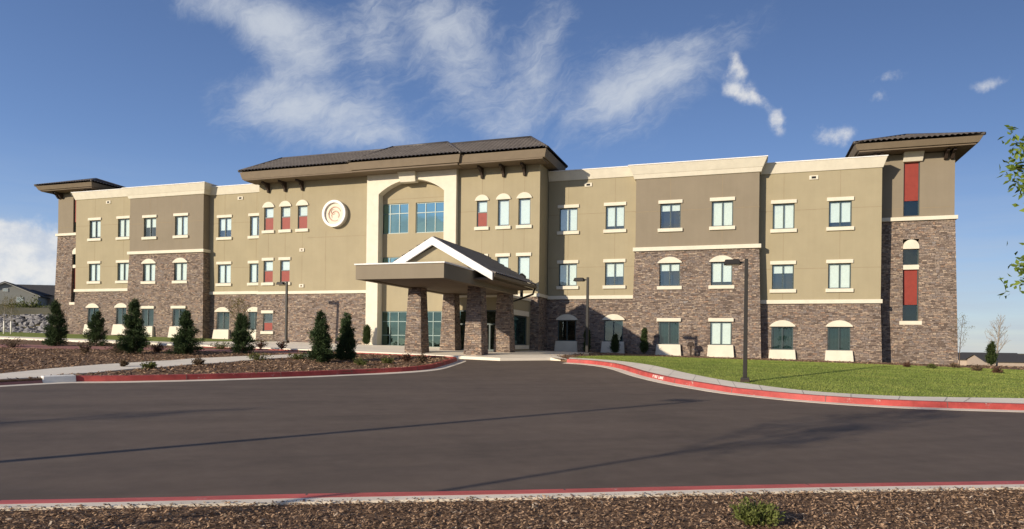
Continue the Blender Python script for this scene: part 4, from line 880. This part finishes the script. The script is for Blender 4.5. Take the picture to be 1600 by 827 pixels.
X, Y = G(372, 548, .12); tree('olive_tree', (X, Y, T(X, Y) + .1), 80 * Y / FPX, .75, .45, 203, 'small tree with sparse olive leaves behind a pine at the left wing', 'bark', 'olive', 4, .06, .028, 2, 14, up=.8)
for k, (x, lab) in enumerate(((6, 'left one of two saplings with white trunk wraps before the rock bank'), (17, 'right one of two saplings with white trunk wraps before the rock bank'))):
    X, Y = AT(x, 524, 47.).xy; o = tree('wrapped_sapling', (X, Y, T(X, Y)), 2.5, .7, .4, 205 + k, lab, 'palebark', 'olive', 3, .06, .03, 2, 12, 'saplings with white wraps', 1.)
    MB().tube([(0, 0, 0.02), (0, 0, .95)], .045, 8).build('trunk_wrap', MT['whitepaint'], o, True)
# tree at the right, its leafy twigs reaching into the picture
NT = Vector((8.75, 8.15)); nz = T(NT.x, NT.y) + .1
def twigs(sk, tips, rng):
    for (x, y, D, z0) in ((1582, 262, 8.4, 3.0), (1600, 216, 8.5, 3.4), (1606, 284, 8.2, 2.9), (1594, 434, 8.3, 1.9), (1604, 412, 8.5, 2.0), (1608, 246, 8.1, 3.1), (1606, 232, 8.3, 3.3)):
        e = AT(x, y, D) - Vector((NT.x, NT.y, nz)); s = Vector((0, 0, z0 - .3)); pts = [s, s.lerp(e, .4) + Vector((0, 0, .12)), s.lerp(e, .75) + Vector((0, 0, .12)), e]
        sk.tube([tuple(p) for p in pts], [.022, .014, .008, .003], 5, False); d = np.array(e - s); d /= np.linalg.norm(d)
        for q in np.linspace(.8, 1., 9):
            p = np.array(s.lerp(e, q) + Vector((0, 0, .1 * (1 - q)))); tips.append((p + rng.normal(size=3) * .05, d + rng.normal(size=3) * .5, 0))
tree('leafy_tree', (NT.x, NT.y, nz), 5.2, 1.45, .34, 210, 'tree with bright green leaves reaching in at the right edge', 'bark', 'leaf', 4, .085, .055, 2, 16, up=.8, extra=twigs)
# trees standing just outside the picture whose shadows lie on the road
sv = Vector((math.sin(SUN_AZ), math.cos(SUN_AZ))); top = Vector(G(1500, 648)); H1 = 6.6
bp = Vector(G(690, 768)) - sv * ((H1 / math.tan(SUN_EL)) - (top - Vector(G(690, 768))).length)
tree('young_tree', (bp.x, bp.y, T(bp.x, bp.y) + .1), H1, 1.7, .48, 220, 'young leafy tree out of frame, seen by its shadow across the road', 'bark', 'leaf', 5, .13, .055, 2, 13, 'trees outside the picture', 1.1)
top = Vector(G(330, 641)); H2 = 4.2; bp = top - sv * (H2 / math.tan(SUN_EL)); tree('young_tree', (bp.x, bp.y, T(bp.x, bp.y)), H2, 1.1, .4, 221, 'young leafy tree beyond the left edge, seen by its shadow on the road', 'bark', 'leaf', 3, .08, .06, 2, 14, 'trees outside the picture', 1.1)

# ------------------------------------------------------------------ loose ground cover
def inside(P, poly):
    x, y = P[:, 0], P[:, 1]; r = np.zeros(len(P), bool); q = np.array(poly); j = len(q) - 1
    for i in range(len(q)):
        c = ((q[i, 1] > y) != (q[j, 1] > y)) & (x < (q[j, 0] - q[i, 0]) * (y - q[i, 1]) / (q[j, 1] - q[i, 1] + 1e-12) + q[i, 0]); r ^= c; j = i
    return r
def chips(name, n, box, poly, holes, off, ln, mat, seed, edge=None):
    rng = np.random.default_rng(seed); P = np.column_stack([rng.uniform(box[0], box[1], n), rng.uniform(box[2], box[3], n)]); k = inside(P, poly)
    for h in holes: k &= ~inside(P, h)
    P = P[k]; n = len(P); z = Tn(P[:, 0], P[:, 1]) + off; L = rng.uniform(.35, 1.25, n) * ln; Wd = L * rng.uniform(.18, .5, n); a = rng.uniform(0, 6.28, n); tl = rng.normal(size=n) * .35; rl = rng.normal(size=n) * .5
    d = np.column_stack([np.cos(a) * np.cos(tl), np.sin(a) * np.cos(tl), np.sin(tl)]); s = np.column_stack([-np.sin(a), np.cos(a), rl * .8]); s /= np.linalg.norm(s, axis=1, keepdims=True); up = np.cross(d, s)
    c = np.column_stack([P, z + rng.uniform(0, .03, n)]); V = np.stack([c - d * L[:, None] * .5 - s * Wd[:, None] * .3, c - d * L[:, None] * .4 + s * Wd[:, None] * .5, c + d * L[:, None] * .5 + s * Wd[:, None] * .25, c + d * L[:, None] * .45 - s * Wd[:, None] * .5, c + up * (.25 * Wd[:, None] + .004)], 1).reshape(-1, 3)
    i = np.arange(n)[:, None] * 5; F = np.concatenate([i + np.array([t]) for t in ((0, 1, 4), (1, 2, 4), (2, 3, 4), (3, 0, 4))])
    o = mk(name, npmesh(name, V, F), MT[mat]); return struct(o, 'stuff')
fpoly = [(-14, 2.5)] + [p for p in fm if -14 < p[0] < 15] + [(15, 2.5)]
tag(chips('wood_chips', 120000, (-7.5, 9.5, 3.4, 9.6), fpoly, [], .108, .036, 'chip', 1), 'loose brown bark chips over the front planting bed', 'mulch')
tag(chips('pale_wood_chips', 3000, (-7.5, 9.5, 3.4, 9.6), fpoly, [], .12, .045, 'chipr', 2), 'scattered pale splinters of wood on the front planting bed', 'mulch')
swp = [G(x, y, .14) for x, y in SWT] + [G(x, y, .14) for x, y in SWB]
tag(chips('left_bed_chips', 60000, (-36, 0, 16, 42), isl, [swp, RS], .125, .12, 'chip', 3), 'loose brown bark chips over the left planting bed', 'mulch')
tag(chips('right_bed_chips', 16000, (0, 40, 20, 44), right_bed, [lawn_poly, nrm + LPL[::-1]], .125, .1, 'chip', 4), 'loose brown bark chips along the foot of the right wing', 'mulch')
def grass(name, n, box, poly, off, h, seed):
    rng = np.random.default_rng(seed); P = np.column_stack([rng.uniform(box[0], box[1], n), rng.uniform(box[2], box[3], n)]); P = P[inside(P, poly)]; n = len(P)
    c = np.column_stack([P, Tn(P[:, 0], P[:, 1]) + off]); D = np.column_stack([rng.normal(size=n) * .45, rng.normal(size=n) * .45, np.ones(n)]); a = rng.uniform(0, 3.14, n); w = np.column_stack([np.cos(a), np.sin(a), 0 * a]) * .012
    V = np.stack([c - w, c + w, c + D * (rng.uniform(.5, 1.2, n) * h)[:, None]], 1).reshape(-1, 3); F = np.arange(3 * n).reshape(-1, 3)
    return struct(mk(name, npmesh(name, V, F), MT['blade']), 'stuff')
tag(grass('lawn_grass', 330000, (3, 32, 14, 40), lawn_poly, .134, .04, 5), 'mown green grass blades of the right lawn', 'grass')

# ------------------------------------------------------------------ beyond: rocky bank, hill, houses
def hill():
    nx, ny = 40, 26; V = []; 
    for j in range(ny):
        for i in range(nx):
            Y = 52 + 150 * (j / (ny - 1)) ** 1.6; X = -.64 * Y - 160 * (i / (nx - 1)) ** 1.5
            s = min(1, max(0, (Y - 55) / 6)); k = s * s * (3 - 2 * s); z = T(X, Y) - .1 + 1.75 * k + max(0, Y - 61) * .064 + .25 * math.sin(X * .21 + Y * .13) * k
            V.append((X, Y, z))
    F = [(j * nx + i, j * nx + i + 1, (j + 1) * nx + i + 1, (j + 1) * nx + i) for j in range(ny - 1) for i in range(nx - 1)]
    return struct(mk('hill', npmesh('hill', np.array(V), np.array(F)), MT['earth'], None, True))
hill()
def hz(X, Y):
    s = min(1, max(0, (Y - 55) / 6)); k = s * s * (3 - 2 * s); return T(X, Y) - .1 + 1.75 * k + max(0, Y - 61) * .064 + .25 * math.sin(X * .21 + Y * .13) * k
def rocks():
    bm = bmesh.new(); rng = random.Random(4)
    for k in range(700):
        Y = rng.uniform(55.2, 60.3); X = -.655 * Y - rng.uniform(0, 12); s = rng.uniform(.12, .32)
        r = bmesh.ops.create_icosphere(bm, subdivisions=1, radius=s, matrix=Matrix.Translation((X, Y, hz(X, Y) + s * .2)) @ Matrix.Diagonal((1.2, 1, .7, 1)))
        for v in r['verts']: v.co += Vector((rng.uniform(-.3, .3), rng.uniform(-.3, .3), rng.uniform(-.3, .3))) * s
    me = bpy.data.meshes.new('rock_bank'); bm.to_mesh(me); bm.free(); return struct(tag(mk('rock_bank', me, MT['rock']), 'grey riprap boulders on the bank left of the building', 'rocks'), 'stuff')
rocks()
MT['siding'] = M('grey_siding', (.3, .3, .275), .85, .08, 2.); MT['tansiding'] = M('tan_siding', (.42, .34, .27), .85, .08, 2.); MT['shingle'] = M('dark_shingle', (.055, .053, .055), .9, .25, 4., .3, 20.); MT['btrim'] = M('house_trim', (.5, .49, .45), .8)
def house(loc, rz, w, dp, hw, rise, label, wallm, eave=.45, garage=True):
    o = thing('house', label, 'house', loc, rz, 'houses beyond the grounds'); x, y = w / 2, dp / 2
    MB().prism([(-x, -1), (x, -1), (x, hw), (0, hw + rise * .97), (-x, hw)], -y, y).build('wall', MT[wallm], o)
    rf = MB(); 
    for s in (-1, 1):
        e = (s * (x + eave), hw - eave * rise / x); rf.prism([e, (0, hw + rise), (0, hw + rise + .16), (e[0], e[1] + .16)], -y - eave, y + eave)
    ro = rf.build('roof', MT['shingle'], o); tm = MB()
    for s in (-1, 1):
        e = (s * (x + eave), hw - eave * rise / x); tm.prism([(e[0], e[1] - .14), (0, hw + rise - .14), (0, hw + rise - .01), (e[0], e[1] - .01)], -y - eave, -y - eave + .06)
    tm.build('rake_trim', MT['btrim'], ro)
    for sx in (-.22, .22):
        f = MB().box(sx * w - .6, sx * w + .6, -y - .06, -y + .05, hw * .45, hw * .82).build('window', MT['btrim'], o); MB().box(sx * w - .48, sx * w + .48, -y - .075, -y - .055, hw * .48, hw * .79).build('pane', MT['glass'], f)
    f = MB().box(-.45, .45, -y - .06, -y + .05, hw + rise * .2, hw + rise * .2 + .7).build('window', MT['btrim'], o); MB().box(-.35, .35, -y - .075, -y - .055, hw + rise * .2 + .1, hw + rise * .2 + .6).build('pane', MT['glass'], f)
    return o
def put(x, y, D): p = AT(x, y, D); return p
p = put(20, 483, 140.); house((p.x, p.y, p.z), R_(24), 10.5, 12, 2.6, 2.3, 'grey house with dark gabled roof on the hill far left', 'siding')
p = put(66, 481, 150.); house((p.x, p.y, p.z), R_(98), 10, 12, 2.5, 2.2, 'dark roofed house partly behind the left tower on the hill', 'tansiding')
for k, (x, y, D, rz, w, dp, lab) in enumerate([(1516, 574, 215., 66, 11, 13, 'tan house with grey roof just right of the right tower'), (1586, 578, 205., 84, 11, 22, 'tan house with long dark roof at the right edge'), (1545, 566, 330., 75, 12, 22, 'distant pale house between the two nearer houses at right')]):
    p = put(x, y, D); house((p.x, p.y, p.z), R_(rz), w, dp, 2.4, 1.9, lab, 'tansiding')
for k, (x, y, D, h, lab) in enumerate([(42, 490, 92., 2.7, 'rounded green bush in front of the grey hill house'), (12, 498, 88., 2.2, 'low green bush at the left end of the hill'), (66, 492, 96., 2.0, 'dark bush beside the left tower on the hill')]):
    p = put(x, y, D); shrub((p.x, p.y, p.z - .3), h * 1.5, h, ('shrubg', 'shrubg', 'cedar')[k], 300 + k, lab, 'hill_bush', 900, .32, 'bushes on the hill')
